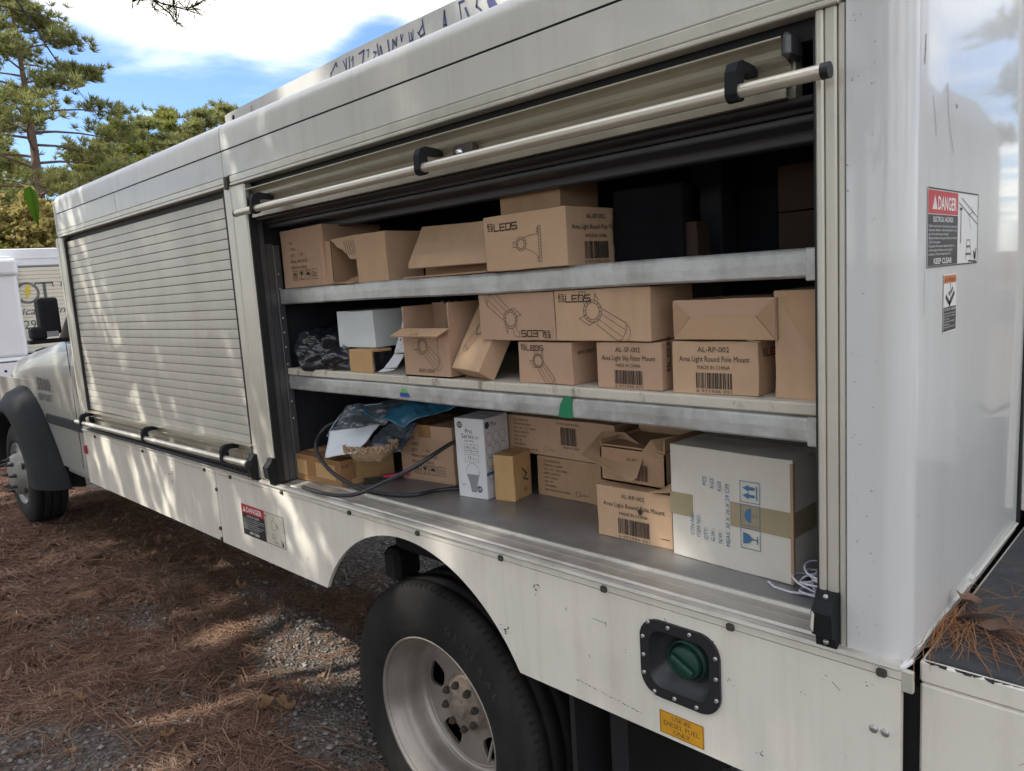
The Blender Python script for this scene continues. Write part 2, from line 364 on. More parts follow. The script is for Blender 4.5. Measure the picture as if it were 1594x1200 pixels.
# ------------------------------------------------------------------ flat print
_tc = {}
def text_mesh(s, bold=0.0, italic=0.0):
    key = (s, bold, italic)
    if key not in _tc:
        cu = bpy.data.curves.new('t', 'FONT'); cu.body = s; cu.size = 1.0; cu.resolution_u = 2; cu.offset = bold; cu.shear = italic
        ob = bpy.data.objects.new('t', cu)
        me = bpy.data.meshes.new_from_object(ob)
        v = [(p.co.x, p.co.y) for p in me.vertices]; f = [tuple(p.vertices) for p in me.polygons]
        bpy.data.objects.remove(ob); bpy.data.curves.remove(cu); bpy.data.meshes.remove(me)
        _tc[key] = (v, f)
    return _tc[key]
class Print:
    """2-D artwork in metres on a face; colour index = material slot"""
    def __init__(s): s.items = []; s.cuts = []
    def cut(s, name='drawing'): s.cuts.append((len(s.items), name)); return s
    def text(s, t, x, y, h, c=0, align='L', cond=1.0, rot=0.0, bold=0.0, italic=0.0, width=None):
        v, f = text_mesh(t, bold, italic)
        if not v: return s
        x0 = min(p[0] for p in v); x1 = max(p[0] for p in v)
        k = h / 0.72
        if width: cond = width / ((x1 - x0) * k)
        off = {'L': x0, 'C': (x0 + x1) / 2, 'R': x1}[align]
        ca, sa = math.cos(rot), math.sin(rot)
        q = [((p[0] - off) * k * cond, p[1] * k) for p in v]
        s.items.append((c, [(x + a * ca - b * sa, y + a * sa + b * ca) for a, b in q], f)); return s
    def rect(s, x0, y0, x1, y1, c=0):
        s.items.append((c, [(x0, y0), (x1, y0), (x1, y1), (x0, y1)], [(0, 1, 2, 3)])); return s
    def poly(s, pts, c=0):
        tri = tessellate_polygon([[Vector((p[0], p[1], 0)) for p in pts]])
        s.items.append((c, list(pts), [tuple(t) for t in tri])); return s
    def line(s, pts, w, c=0, closed=False):
        P = [Vector(p) for p in pts]
        if closed: P.append(P[0])
        for a, b in zip(P[:-1], P[1:]):
            d = b - a
            if d.length < 1e-9: continue
            d.normalize(); n = Vector((-d.y, d.x)) * (w / 2); e = d * (w / 2)
            s.items.append((c, [tuple(a - n - e), tuple(b - n + e), tuple(b + n + e), tuple(a + n - e)], [(0, 1, 2, 3)]))
        return s
    def frame(s, x0, y0, x1, y1, w, c=0): return s.line([(x0, y0), (x1, y0), (x1, y1), (x0, y1)], w, c, True)
    def ring(s, cx, cy, r, w, c=0, n=20, a0=0.0, a1=2 * math.pi, sy=1.0):
        return s.line([(cx + r * math.cos(a0 + (a1 - a0) * i / n), cy + sy * r * math.sin(a0 + (a1 - a0) * i / n)) for i in range(n + 1)], w, c)
    def disc(s, cx, cy, r, c=0, n=20):
        return s.poly([(cx + r * math.cos(2 * math.pi * i / n), cy + r * math.sin(2 * math.pi * i / n)) for i in range(n)], c)
    def barcode(s, x, y, w, h, c=0, seed=3, digits=True):
        R = random.Random(seed); t = 0.0
        while t < w - 0.001:
            a = R.choice((0.0011, 0.0016, 0.0024, 0.0032)); s.rect(x + t, y, min(x + t + a, x + w), y + h, c); t += a + R.choice((0.001, 0.0014, 0.0022))
        return s
    def sub(s, other, x, y, k=1.0, rot=0.0):
        ca, sa = math.cos(rot) * k, math.sin(rot) * k
        for c, v, f in other.items: s.items.append((c, [(x + a * ca - b * sa, y + a * sa + b * ca) for a, b in v], f))
        return s
    def stamp(s, name, O, U, V, mats, parent, lift=0.0007, step=0.00012, **tags):
        O, U, V = Vector(O), Vector(U).normalized(), Vector(V).normalized(); N = U.cross(V).normalized()
        ends = [c[0] for c in s.cuts] + [len(s.items)]; names = [name] + [c[1] for c in s.cuts]; i0 = 0; o = None
        for e, nm in zip(ends, names):
            mb = MB()
            for c, v, f in s.items[i0:e]: mb.add([O + U * a + V * b + N * (lift + step * c) for a, b in v], f, mi=c)
            if e > i0: o = obj_flat(nm, mb, mats, parent, N, **tags)
            i0 = e
        return o
def obj_flat(name, mb, mats, parent, N, **tags):
    me = bpy.data.meshes.new(name); a = np.array(mb.v, float); c = (a.min(0) + a.max(0)) / 2
    me.from_pydata([tuple(p) for p in (a - c)], [], mb.f); me.polygons.foreach_set('material_index', mb.m); me.update()
    return link_mesh(name, me, mats, parent, c, **tags)

def leds_logo(h=0.02):
    """square emblem of stacked bars, then squared letters L E D S"""
    p = Print(); w = h * 0.13; e = h * 0.95
    for i in range(5): p.rect(0, i * e * 0.23, e * 0.42, i * e * 0.23 + w * 0.8)
    for i in range(5): p.rect(e * 0.55, i * e * 0.23, e, i * e * 0.23 + w * 0.8)
    p.rect(e * 0.9, 0, e, e * 0.5); p.rect(0, e * 0.45, w, e)
    x = e * 1.25; g = h * 1.02; W2 = h * 0.8; t = h * 0.15
    H = h * 0.78
    p.line([(x, H), (x, 0), (x + W2, 0)], t); x += g
    p.line([(x + W2, 0), (x, 0), (x, H), (x + W2, H)], t); p.line([(x, H / 2), (x + W2 * 0.9, H / 2)], t); x += g
    p.line([(x, 0), (x + W2 * 0.8, 0), (x + W2, H * 0.2), (x + W2, H * 0.8), (x + W2 * 0.8, H), (x, H)], t, closed=True); x += g
    p.line([(x, 0), (x + W2, 0), (x + W2, H / 2), (x, H / 2), (x, H), (x + W2, H)], t)
    return p
def lamp_drawing(s, w=0.0011):
    """line drawing of an area light head with a toothed knuckle and a slip-fitter tube, long axis +x"""
    p = Print()
    p.ring(0, 0, 0.20 * s, w); p.ring(0, 0, 0.15 * s, w)
    for i in range(14):
        a = 2 * math.pi * i / 14; p.line([(0.15 * s * math.cos(a), 0.15 * s * math.sin(a)), (0.19 * s * math.cos(a), 0.19 * s * math.sin(a))], w)
    p.line([(0.18 * s, 0.14 * s), (0.72 * s, 0.17 * s), (0.78 * s, 0.06 * s), (0.78 * s, -0.12 * s), (0.70 * s, -0.19 * s), (0.18 * s, -0.16 * s)], w)
    p.line([(0.20 * s, 0.05 * s), (0.76 * s, 0.06 * s)], w * 0.8); p.line([(0.20 * s, -0.06 * s), (0.76 * s, -0.08 * s)], w * 0.8)
    p.ring(0.72 * s, -0.01 * s, 0.17 * s, w * 0.8, a0=-1.4, a1=1.4, sy=1.0)
    p.line([(-0.16 * s, 0.12 * s), (-0.30 * s, 0.22 * s), (-0.42 * s, 0.16 * s), (-0.38 * s, 0.08 * s), (-0.27 * s, 0.08 * s), (-0.20 * s, 0.0)], w)
    p.line([(-0.05 * s, 0.19 * s), (-0.10 * s, 0.30 * s), (0.02 * s, 0.24 * s)], w)
    p.line([(-0.12 * s, -0.16 * s), (-0.20 * s, -0.26 * s), (0.05 * s, -0.26 * s), (0.12 * s, -0.16 * s)], w)
    return p
def pole_drawing(s, w=0.0010):
    """line drawing of an area light bracket against a pole"""
    p = Print()
    p.ring(-0.28 * s, 0, 0.15 * s, w); p.ring(-0.28 * s, 0, 0.10 * s, w)
    for i in range(10):
        a = 2 * math.pi * i / 10; p.line([(-0.28 * s + 0.1 * s * math.cos(a), 0.1 * s * math.sin(a)), (-0.28 * s + 0.14 * s * math.cos(a), 0.14 * s * math.sin(a))], w)
    p.line([(-0.43 * s, -0.06 * s), (-0.52 * s, -0.06 * s), (-0.52 * s, 0.05 * s), (-0.43 * s, 0.05 * s)], w)
    p.line([(-0.2 * s, 0.13 * s), (0.02 * s, 0.17 * s), (0.24 * s, 0.18 * s)], w); p.line([(-0.16 * s, -0.1 * s), (0.08 * s, -0.2 * s), (0.24 * s, -0.34 * s)], w)
    p.frame(0.24 * s, -0.42 * s, 0.31 * s, 0.34 * s, w); p.frame(0.20 * s, -0.40 * s, 0.24 * s, -0.33 * s, w); p.frame(0.20 * s, 0.22 * s, 0.24 * s, 0.30 * s, w)
    for i in range(9): p.line([(0.24 * s, -0.3 * s + i * 0.07 * s), (0.31 * s, -0.28 * s + i * 0.07 * s)], w * 0.7)
    return p
def icon(kind, s, c=0, w=None):
    """handling symbols of side s: up, cup, umbrella, two"""
    p = Print(); w = w or s * 0.05
    p.frame(0, 0, s, s, w, c)
    if kind == 'up':
        for x in (0.32, 0.68):
            p.rect((x - 0.07) * s, 0.25 * s, (x + 0.07) * s, 0.55 * s, c); p.poly([((x - 0.16) * s, 0.55 * s), ((x + 0.16) * s, 0.55 * s), (x * s, 0.88 * s)], c)
        p.rect(0.15 * s, 0.12 * s, 0.85 * s, 0.17 * s, c)
    elif kind == 'cup':
        p.poly([(0.22 * s, 0.88 * s), (0.28 * s, 0.6 * s), (0.42 * s, 0.46 * s), (0.58 * s, 0.46 * s), (0.72 * s, 0.6 * s), (0.78 * s, 0.88 * s)], c)
        p.rect(0.47 * s, 0.16 * s, 0.53 * s, 0.46 * s, c); p.rect(0.3 * s, 0.12 * s, 0.7 * s, 0.17 * s, c)
    elif kind == 'umbrella':
        p.poly([(0.15 * s, 0.45 * s)] + [(0.5 * s + 0.35 * s * math.cos(a), 0.45 * s + 0.35 * s * math.sin(a)) for a in [math.pi * (1 - i / 10) for i in range(1, 11)]], c)
        p.line([(0.5 * s, 0.45 * s), (0.5 * s, 0.15 * s), (0.6 * s, 0.12 * s)], w, c)
        for i in range(5): p.line([(0.15 * s + i * 0.17 * s, 0.93 * s), (0.2 * s + i * 0.17 * s, 0.84 * s)], w * 0.7, c)
    else:
        p.line([(0.25 * s, 0.2 * s), (0.25 * s, 0.75 * s), (0.45 * s, 0.75 * s), (0.45 * s, 0.2 * s)], w, c); p.text('2', 0.55 * s, 0.25 * s, 0.45 * s, c)
    return p
# ------------------------------------------------------------------ the utility truck (x = along the truck, rear to +x; y = into the truck; z up)
TR = empty('utility_truck', (-2.6, 1.1, 0.0), 'white utility service truck with one side shutter rolled up over its shelves of cardboard boxes', 'truck')

def arc(cx, cz, r, a0, a1, n): return [(cx + r * math.cos(a0 + (a1 - a0) * i / n), cz + r * math.sin(a0 + (a1 - a0) * i / n)) for i in range(n + 1)]
def rrect(x0, z0, x1, z1, r, n=5):
    return arc(x1 - r, z1 - r, r, 0, math.pi / 2, n) + arc(x0 + r, z1 - r, r, math.pi / 2, math.pi, n) + arc(x0 + r, z0 + r, r, math.pi, 1.5 * math.pi, n) + arc(x1 - r, z0 + r, r, 1.5 * math.pi, 2 * math.pi, n)

# skirt panels below the shutters
fx0, fx1, fz0, fz1 = -0.858, -0.677, 0.833, 0.999
mb = MB(); mb.plate([(-4.50, 0.752), (-2.862, 0.748), (-2.858, 1.024), (-4.50, 1.024)], [], 0.0, 0.012); mb.box(-4.50, -2.858, 0.0005, 0.03, 1.0255, 1.040)
skA = obj('skirt_panel', mb, WHITE, TR)
a = math.asin((0.745 - 0.50) / 0.499)
rearpoly = [(-2.852, 0.745)] + arc(-1.657, 0.50, 0.499, math.pi - a, a, 40) + [(-0.365, 0.745), (-0.360, 0.755), (-0.360, 1.024), (-2.852, 1.024)]
mb = MB(); mb.plate(rearpoly, [rrect(fx0 + 0.02, fz0 + 0.02, fx1 - 0.02, fz1 - 0.02, 0.03)], 0.0, 0.012); mb.box(-2.852, -0.360, 0.0005, 0.03, 1.0255, 1.040)
skB = obj('skirt_panel', mb, WHITE, TR)
tpl = None
for k, x in enumerate((-4.30, -3.62, -2.95)):
    if tpl is None:
        mb = MB(); mb.box(x - .008, x + .008, -.006, .004, 1.020, 1.034, .003); tpl = obj('panel_clip', mb, DSCREW, skA)
    else: copy_part(tpl, (x + 4.30, 0, 0), skA)
for x in (-2.72, -2.33, -1.917, -1.586, -1.263, -0.950, -0.655, -0.389): copy_part(tpl, (x + 4.30, 0, 0.002), skB)
for x, z in ((-2.856, 0.96), (-2.862, 0.80), (-2.86, 0.757)): copy_part(tpl, (x + 4.30, 0.0, z - 1.027), skB)
for x in (-0.401, -0.383):
    mb = MB(); mb.lathe([(0, -.004), (.004, -.004), (.007, -.002), (.007, .001)], (x, 0, .926), 10); obj('panel_screw', mb, SCREW, skB)
D = Print(); Rc = random.Random(3)                     # chips and scuffs in the paint
def chip(x, z, k=1.0, n=5):
    for i in range(n):
        cx_, cz_ = x + Rc.gauss(0, .006 * k), z + Rc.gauss(0, .006 * k); r_ = Rc.uniform(.0009, .0026) * k
        D.poly([(cx_ + r_ * Rc.uniform(.5, 1.6) * math.cos(t), cz_ + r_ * Rc.uniform(.4, 1.1) * math.sin(t)) for t in [i_ * 1.05 for i_ in range(6)]], 0)
for x, z, k, n in ((-1.15, .981, 1.3, 8), (-1.258, .840, 1.3, 8), (-1.272, .850, 1, 6), (-1.064, .95, .8, 4), (-.692, .987, .6, 3), (-.661, .919, .8, 4), (-1.30, 1.0, .6, 3), (-.52, .95, .7, 3), (-.45, .86, .7, 3), (-.48, .99, .6, 3), (-.9, .90, .6, 3), (-.60, .80, .9, 5), (-.54, .77, 1.2, 6), (-1.9, .93, .7, 3), (-2.2, .82, .8, 4), (-1.0, .86, .6, 3), (-.41, 1.0, .6, 3)): chip(x, z, k, n)
for i in range(16): x = -1.04 + i * .0115; D.line([(x, .792 - i * .0011 + Rc.gauss(0, .0015)), (x + Rc.uniform(.002, .008), .791 - i * .0011)], Rc.uniform(.0006, .0018), 0)
D.line([(-.985, .953), (-.948, .951)], .0010, 0); D.line([(-.950, .955), (-.949, .946)], .0010, 0); D.line([(-.80, 1.005), (-.797, 1.0)], .0012, 0); D.line([(-.468, .985), (-.455, .974)], .0010, 0)
D.stamp('paint_chip', (0, 0, 0), (1, 0, 0), (0, 0, 1), [DSCREW], skB, lift=.0004, kind='stuff')
D = Print()
for x, z, k, n in ((-3.29, 1.0, 1.8, 7), (-3.30, .965, 2.0, 8), (-3.31, .93, 1.6, 6), (-3.7, .9, .8, 4), (-4.1, .95, .8, 4)): chip(x, z, k, n)
D.stamp('paint_chip', (0, 0, 0), (1, 0, 0), (0, 0, 1), [DSCREW], skA, lift=.0004, kind='stuff')
# hazard decal on the skirt
def danger(p, w, h, split, fade, body=True):
    p.rect(0, 0, w, h, 1 if not fade else 4); p.rect(0.004, 0.004, split, h - 0.03 * h / 0.12 - 0.002, 2); p.rect(0.004, h - 0.03 * h / 0.12, split, h - 0.003, 3)
    return p
D = Print(); D.rect(0.174, 0, 0.317, 0.119, 0); D.rect(0, 0, 0.174, 0.119, 1); D.rect(0, 0.085, 0.174, 0.119, 2)
D.poly([(0.012, 0.091), (0.034, 0.091), (0.023, 0.112)], 3); D.text('DANGER', 0.040, 0.092, 0.020, 3, width=0.118, bold=0.02); D.text('!', 0.021, 0.092, 0.014, 4)
D.text('ELECTRICAL HAZARD', 0.087, 0.073, 0.007, 3, 'C', bold=0.01)
for i, t in enumerate(('Death or serious injury will result from contact with', 'load, unit, vehicle or vehicle attachments, if any', 'part of the unit becomes energized.', 'Maintain minimum safe approach distance at all times.', 'If any part of the unit contacts power line', 'do not touch any part of the vehicle.')):
    D.text(t, 0.006, 0.064 - i * 0.0078, 0.0044, 3, cond=1.0, width=min(0.162, 0.0032 * len(t)))
D.text('KEEP CLEAR', 0.087, 0.008, 0.010, 3, 'C', bold=0.02)
D.frame(0.177, 0.002, 0.315, 0.117, 0.0015, 5)
D.line([(0.186, 0.102), (0.186, 0.035)], 0.002, 5); D.line([(0.180, 0.104), (0.192, 0.104)], 0.003, 5)
D.ring(0.24, 0.075, 0.018, 0.0012, 5); D.line([(0.24, 0.095), (0.25, 0.11)], 0.0014, 5); D.line([(0.262, 0.082), (0.272, 0.070)], 0.003, 5)
D.frame(0.225, 0.03, 0.25, 0.042, 0.0012, 5); D.line([(0.22, 0.03), (0.262, 0.012), (0.225, 0.012)], 0.0012, 5); D.line([(0.285, 0.028), (0.296, 0.010), (0.303, 0.026)], 0.003, 5); D.disc(0.296, 0.012, 0.006, 5)
D.stamp('hazard_decal', (-2.655, 0.0, 0.819), (1, 0, 0), (0, 0, 1), [DWHITE2, DBLACK, RED, DWHITE, RED, DBLACK], skB, label='hazard decal with red heading and black text block')
# fuel filler
mb = MB(); mb.plate(rrect(fx0, fz0, fx1, fz1, 0.045, 7), [rrect(fx0 + 0.022, fz0 + 0.022, fx1 - 0.022, fz1 - 0.022, 0.03, 7)], -0.006, 0.0)
o1 = rrect(fx0 + 0.022, fz0 + 0.022, fx1 - 0.022, fz1 - 0.022, 0.03, 7); o2 = rrect(fx0 + 0.042, fz0 + 0.045, fx1 - 0.030, fz1 - 0.03, 0.03, 7)
n = len(o1); vs = [(x, -0.006, z) for x, z in o1] + [(x, 0.045, z) for x, z in o2]
mb.add(vs, [(i, (i + 1) % n, n + (i + 1) % n, n + i) for i in range(n)] + [tuple(range(n, 2 * n))], True)
filler = obj('fuel_filler', mb, BLACKP, TR)
cx, cz = -0.782, 0.900
cx, cz = -0.775, 0.905
mb = MB(); mb.lathe([(0, 0.026), (.031, 0.026), (.0345, 0.029), (.036, 0.046)], (cx, 0, cz), 28)
mb.lathe([(0.040, 0.040), (.042, 0.030), (.044, 0.046)], (cx, 0, cz), 28)
m4 = Matrix.Translation((cx, 0, cz)) @ Matrix.Rotation(math.radians(28), 4, 'Y')
mb.box(-.029, .029, .013, .027, -.006, .006, .003, m4)
obj('fuel_cap', mb, GREENC, filler)
tpl = None
for x, z in ((-0.836, .990), (-0.789, .990), (-0.740, .990), (-0.850, .955), (-0.850, .915), (-0.850, .876), (-0.685, .958), (-0.685, .916), (-0.685, .872), (-0.826, .842), (-0.779, .842), (-0.729, .842)):
    if tpl is None:
        mb = MB(); mb.lathe([(0.0012, -.0085), (.002, -.0095), (.0035, -.009), (.0045, -.006)], (x, 0, z), 10); tpl = obj('screw', mb, SCREW, filler); t0 = (x, z)
    else: copy_part(tpl, (x - t0[0], 0, z - t0[1]), filler)
P = Print(); P.rect(0, 0, 0.102, 0.050, 0); P.frame(0.0015, 0.0015, 0.1005, 0.0485, 0.001, 1)
P.text('USE #2', 0.051, 0.035, 0.0105, 1, 'C'); P.text('DIESEL FUEL', 0.051, 0.020, 0.0105, 1, 'C', width=0.082); P.text('ONLY', 0.051, 0.0055, 0.0105, 1, 'C')
P.stamp('fuel_label', (-0.820, 0, 0.753), (1, 0, 0), (0, 0, 1), [YELLOW, INK], skB)

# door sill: rounded outer rail, grooved track, bright floor edge
mb = MB(); mb.sheet([(-0.004, 1.041), (-0.010, 1.046), (-0.008, 1.053), (0.0, 1.056), (0.008, 1.055), (0.012, 1.047), (0.026, 1.045), (0.031, 1.0495), (0.036, 1.0480), (0.064, 1.0490), (0.066, 1.0500), (0.092, 1.0512), (0.0945, 1.0582), (0.100, 1.0585), (0.103, 1.0555)], -2.47, -0.36, smooth=False)
mb.box(-4.50, -2.47, -0.006, 0.05, 1.0425, 1.052, .003)
obj('door_sill', mb, SILL, TR)
mb = MB(); mb.box(-2.43, -0.46, 0.104, 0.74, 1.03, 1.055)
obj('bay_floor', mb, STEELF, TR)
# posts and fascia
mb = MB(); mb.box(-4.50, -4.386, 0.0, 0.06, 1.045, 2.072, .006); mb.box(-4.47, -4.46, -.002, .002, 1.05, 2.07)
postA = obj('door_post', mb, ALU, TR)
mb = MB(); mb.box(-2.512, -2.462, 0.0, 0.06, 1.056, 2.072, .004); mb.box(-2.457, -2.364, -0.001, 0.03, 1.056, 2.072, .005)
postB = obj('door_post', mb, ALU, TR)
mb = MB(); mb.box(-0.490, -0.4775, 0.0, 0.05, 1.056, 2.072, .003); mb.box(-0.4765, -0.458, 0.001, 0.05, 1.056, 2.072, .003); mb.box(-0.4565, -0.444, 0.002, 0.05, 1.046, 2.072, .003)
postC = obj('door_post', mb, ALU, TR)
for q in ((-2.364, -2.356, 0.004, 0.030, 1.056, 2.05), (-0.494, -0.490, 0.004, 0.05, 1.07, 2.05), (-4.386, -4.372, 0.006, 0.03, 1.06, 2.06), (-2.53, -2.512, 0.004, 0.03, 1.06, 2.06)):
    mb = MB(); mb.box(*q); obj('door_seal', mb, SEAL, TR)
mb = MB()
mb.box(-4.425, -2.475, -0.006, 0.03, 2.071, 2.082, .002); mb.box(-4.425, -2.475, -0.004, 0.03, 2.0835, 2.103, .002); obj('door_header', mb, ALU, TR)
mb = MB()
mb.box(-2.450, -0.452, -0.006, 0.03, 2.071, 2.080, .002); mb.box(-2.450, -0.452, -0.004, 0.03, 2.0815, 2.103, .002)
obj('door_header', mb, ALU, TR)
for x0, x1 in ((-4.425, -3.552), (-3.549, -2.502), (-2.498, -0.444)):
    mb = MB(); mb.box(x0, x1, 0.0, 0.02, 2.1055, 2.189, .002); fas = obj('fascia_panel', mb, WHITEG, TR)
mb = MB(); mb.box(-2.486, -2.466, -.010, .01, 2.062, 2.104, .003)
obj('seam_cover', mb, DSCREW, fas)
prof = [(0.0, 2.193), (0.0, 2.245)] + [(0.05 - 0.05 * math.cos(t), 2.245 + 0.046 * math.sin(t)) for t in [math.pi / 2 * i / 8 for i in range(1, 9)]] + [(0.12, 2.293), (1.1, 2.30), (2.2, 2.293)]
mb = MB(); mb.sheet(prof, -4.425, -2.5015, n=6); obj('roof_panel', mb, WHITEG, TR)
mb = MB(); mb.sheet(prof, -2.4985, -0.372, n=6); obj('roof_panel', mb, WHITEG, TR)
mb = MB(); mb.box(-4.425, -0.372, 0.0025, 0.02, 2.1885, 2.1935); obj('roof_seam', mb, SEAL, TR)
mb = MB(); mb.box(-4.455, -4.426, -0.004, 2.2, 2.075, 2.262, .01); mb.box(-4.50, -4.42, 0.06, 2.2, 0.75, 2.262)
obj('body_end_wall', mb, WHITEG, TR)
mb = MB(); mb.box(-4.42, -0.36, 2.17, 2.2, 0.75, 2.28); obj('far_side_wall', mb, WHITEG, TR)

# dark lining of the bays
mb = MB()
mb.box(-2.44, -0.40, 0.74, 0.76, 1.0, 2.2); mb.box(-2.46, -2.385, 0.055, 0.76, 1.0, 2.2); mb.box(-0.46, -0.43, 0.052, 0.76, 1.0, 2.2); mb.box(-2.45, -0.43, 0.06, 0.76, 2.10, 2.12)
mb.box(-2.38, -0.47, 0.035, 0.06, 2.04, 2.10)  # dark sheet standing in for the shaded gap above the raised bar
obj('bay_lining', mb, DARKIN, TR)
mb = MB(); mb.box(-2.38, -0.494, 0.062, 0.075, 1.938, 1.954, .003); mb.box(-2.38, -0.494, 0.076, 0.16, 1.925, 1.938, .003); mb.box(-2.38, -0.494, 0.161, 0.20, 1.905, 1.93, .003)
DFS = M('dark_frame_steel', (0.085, 0.088, 0.10), 0.45, 0.3, 0.15)
obj('bay_lintel', mb, DFS, TR)
mb = MB(); mb.box(-1.08, -0.99, 0.62, 0.70, 1.06, 2.10, .004); obj('bay_pillar', mb, DFS, TR)
mb = MB(); mb.box(-2.372, -2.358, 0.030, 0.052, 1.056, 2.04, .003); mb.box(-2.385, -2.362, 0.052, 0.078, 1.056, 1.873, .002); mb.box(-2.388, -2.360, 0.0785, 0.104, 1.056, 1.868, .002)
upr = obj('shelf_upright', mb, UPR, TR)
tpl = None
for z in (1.77, 1.72, 1.62, 1.57, 1.52, 1.46, 1.40, 1.33, 1.27):
    if tpl is None:
        mb = MB(); mb.lathe([(0, .003), (.003, .0022), (.004, 0)], (-2.360, 0.09, z), 8, axis='x'); tpl = obj('rivet', mb, SCREW, upr)
    else: copy_part(tpl, (0, 0, z - 1.77), upr)
# shelves
def shelf(zt, hh):
    mb = MB(); pr = [(0.115, zt - hh + 0.002), (0.0945, zt - hh), (0.0895, zt - hh + 0.0018), (0.088, zt - hh + 0.005), (0.0875, zt - hh / 2), (0.088, zt - 0.009), (0.0892, zt - 0.0045), (0.0925, zt - 0.0012), (0.099, zt), (0.13, zt - 0.003)]
    mb.sheet(pr, -2.357, -0.53, smooth=False, n=12)
    for i in range(len(mb.v)):
        x, y, z = mb.v[i]; mb.v[i] = (x, y + 0.0012 * math.sin(x * 9), z + 0.0012 * math.sin(x * 7 + zt))
    mb.box(-2.357, -0.495, 0.10, 0.73, zt - 0.012, zt - 0.004); mb.box(-2.357, -0.495, 0.105, 0.73, zt - hh + 0.002, zt - hh + 0.006)
    mb.box(-0.545, -0.494, 0.0875, 0.11, zt - hh - 0.006, zt - 0.001, .002)
    return obj('shelf', mb, GALV, TR)
sh1 = shelf(1.719, 0.052)
sh2 = shelf(1.424, 0.050)
mb = MB(); mb.box(-2.357, -0.496, 0.084, 0.72, 1.4245, 1.447, .003); obj('shelf_board', mb, BOARD, sh2)
mb = MB(); mb.plate([(-1.128, 1.3745), (-1.085, 1.3745), (-1.085, 1.424), (-1.108, 1.424), (-1.121, 1.405)], [], 0.0866, 0.0872); obj('tape_patch', mb, GREENT, sh2)
mb = MB(); mb.plate([(-1.73, 1.386), (-1.684, 1.386), (-1.69, 1.398), (-1.728, 1.398)], [], 0.0866, 0.0872); obj('tape_patch', mb, BLUET, sh2, label='small blue tape patch')
mb = MB(); mb.plate([(-1.725, 1.3985), (-1.690, 1.3985), (-1.70, 1.408), (-1.72, 1.410)], [], 0.0866, 0.0872); obj('tape_patch', mb, LGREEN, sh2, label='small bright green tape patch')

# shutters
BPROF = [(0.060, 0.003), (0.0, 0.0), (-0.007, -0.0015), (-0.007, -0.004), (0.010, -0.006), (0.019, -0.014), (0.018, -0.024), (0.012, -0.031), (0.014, -0.034), (0.028, -0.040), (0.034, -0.056), (0.031, -0.070), (0.014, -0.076), (0.010, -0.079), (0.009, -0.092), (0.05, -0.094)]
def bar_parts(par, x0, x1, zl, zr, rx0, rx1, brx, tilt=0.0, lock=None):
    def T(mb):
        mb.v = [(x, y, z + (x - x0) * tilt) for x, y, z in mb.v]; return mb
    mb = MB(); mb.tube([(rx0, -.04, zr), (rx1 - .004, -.04, zr)], 0.0112, 16); obj('lift_rod', T(mb), ROD, par)
    mb = MB(); mb.tube([(rx1 - .006, -.04, zr), (rx1 + .006, -.04, zr)], 0.0122, 16); obj('rod_cap', T(mb), BLACKP, par); mb = MB(); mb.tube([(rx0 - .003, -.04, zr), (rx0 + .006, -.04, zr)], 0.0116, 16); obj('rod_cap', T(mb), BLACKP, par)
    hook = [(0.022, .046), (-.030, .050), (-.046, .044), (-.053, .030), (-.055, -.004), (-.049, -.014), (-.038, -.016), (-.027, -.012), (-.025, .006), (-.028, .026), (-.018, .032), (.022, .030)]
    for i, x in enumerate(brx):
        mb = MB(); mb.prism([(y, zr + z) for y, z in hook], x - .010, x + .010); T(mb); obj('rod_bracket', mb, BLACKF, par)
    for x in (x0, x1):
        mb = MB(); mb.box(x - .008, x + .008, -.005, .05, zl - .034, zl + .004, .006); obj('end_cap', T(mb), UPR, par)
    if lock:
        mb = MB(); mb.box(lock - .012, lock + .055, 0.008, 0.035, zl - .066, zl - .034, .002); lk = obj('lock_plate', T(mb), DSCREW, par)
# closed shutter: guide frame with slats
mb = MB(); mb.box(-4.40, -2.52, 0.030, 0.05, 1.07, 2.11); shA = obj('roller_shutter', mb, SEAL, TR, label='closed roller shutter of narrow aluminium slats')
mb = MB(); pz = 0.0352
mb.sheet([(0.026, 0.0010), (0.0192, 0.0016), (0.0185, 0.0026), (0.0182, 0.0120), (0.0182, 0.0230), (0.0185, 0.0336), (0.0192, 0.0344), (0.026, 0.0350)], -4.374, -2.528, smooth=False)
mb.v = [(x, y, z + 1.166) for x, y, z in mb.v]
tpl = obj('slat', mb, SLAT, shA)
for k in range(1, 25):
    c = copy_part(tpl, (0, rnd.uniform(-.0006, .0006), k * pz), shA); c.rotation_euler = (rnd.uniform(-.010, .010), 0, 0)
mb = MB(); mb.sheet([(y, 1.160 + z) for y, z in BPROF], -4.41, -2.505, smooth=False); mb.v = [(x, y - 0.004, z + (x + 4.4) * .008) for x, y, z in mb.v]
obj('bottom_bar', mb, BARM, shA)
bar_parts(shA, -4.40, -2.515, 1.160, 1.104, -4.45, -2.475, (-4.33, -3.45, -2.66), .008)
mb = MB(); mb.tube([(-2.56, -.02, 1.165), (-2.60, -.035, 1.12), (-2.63, -.02, 1.065)], .0012, 5); mb.tube([(-2.56, -.02, 1.165), (-2.53, -.035, 1.11), (-2.50, -.015, 1.05)], .0012, 5); obj('tie_wire', mb, RUST, shA)
mb = MB(); mb.box(-4.42, -2.50, 0.016, 0.05, 1.053, 1.075); mb.box(-4.40, -2.51, -0.008, 0.03, 1.053, 1.064, .003); obj('rubber_strip', mb, SEAL, shA)
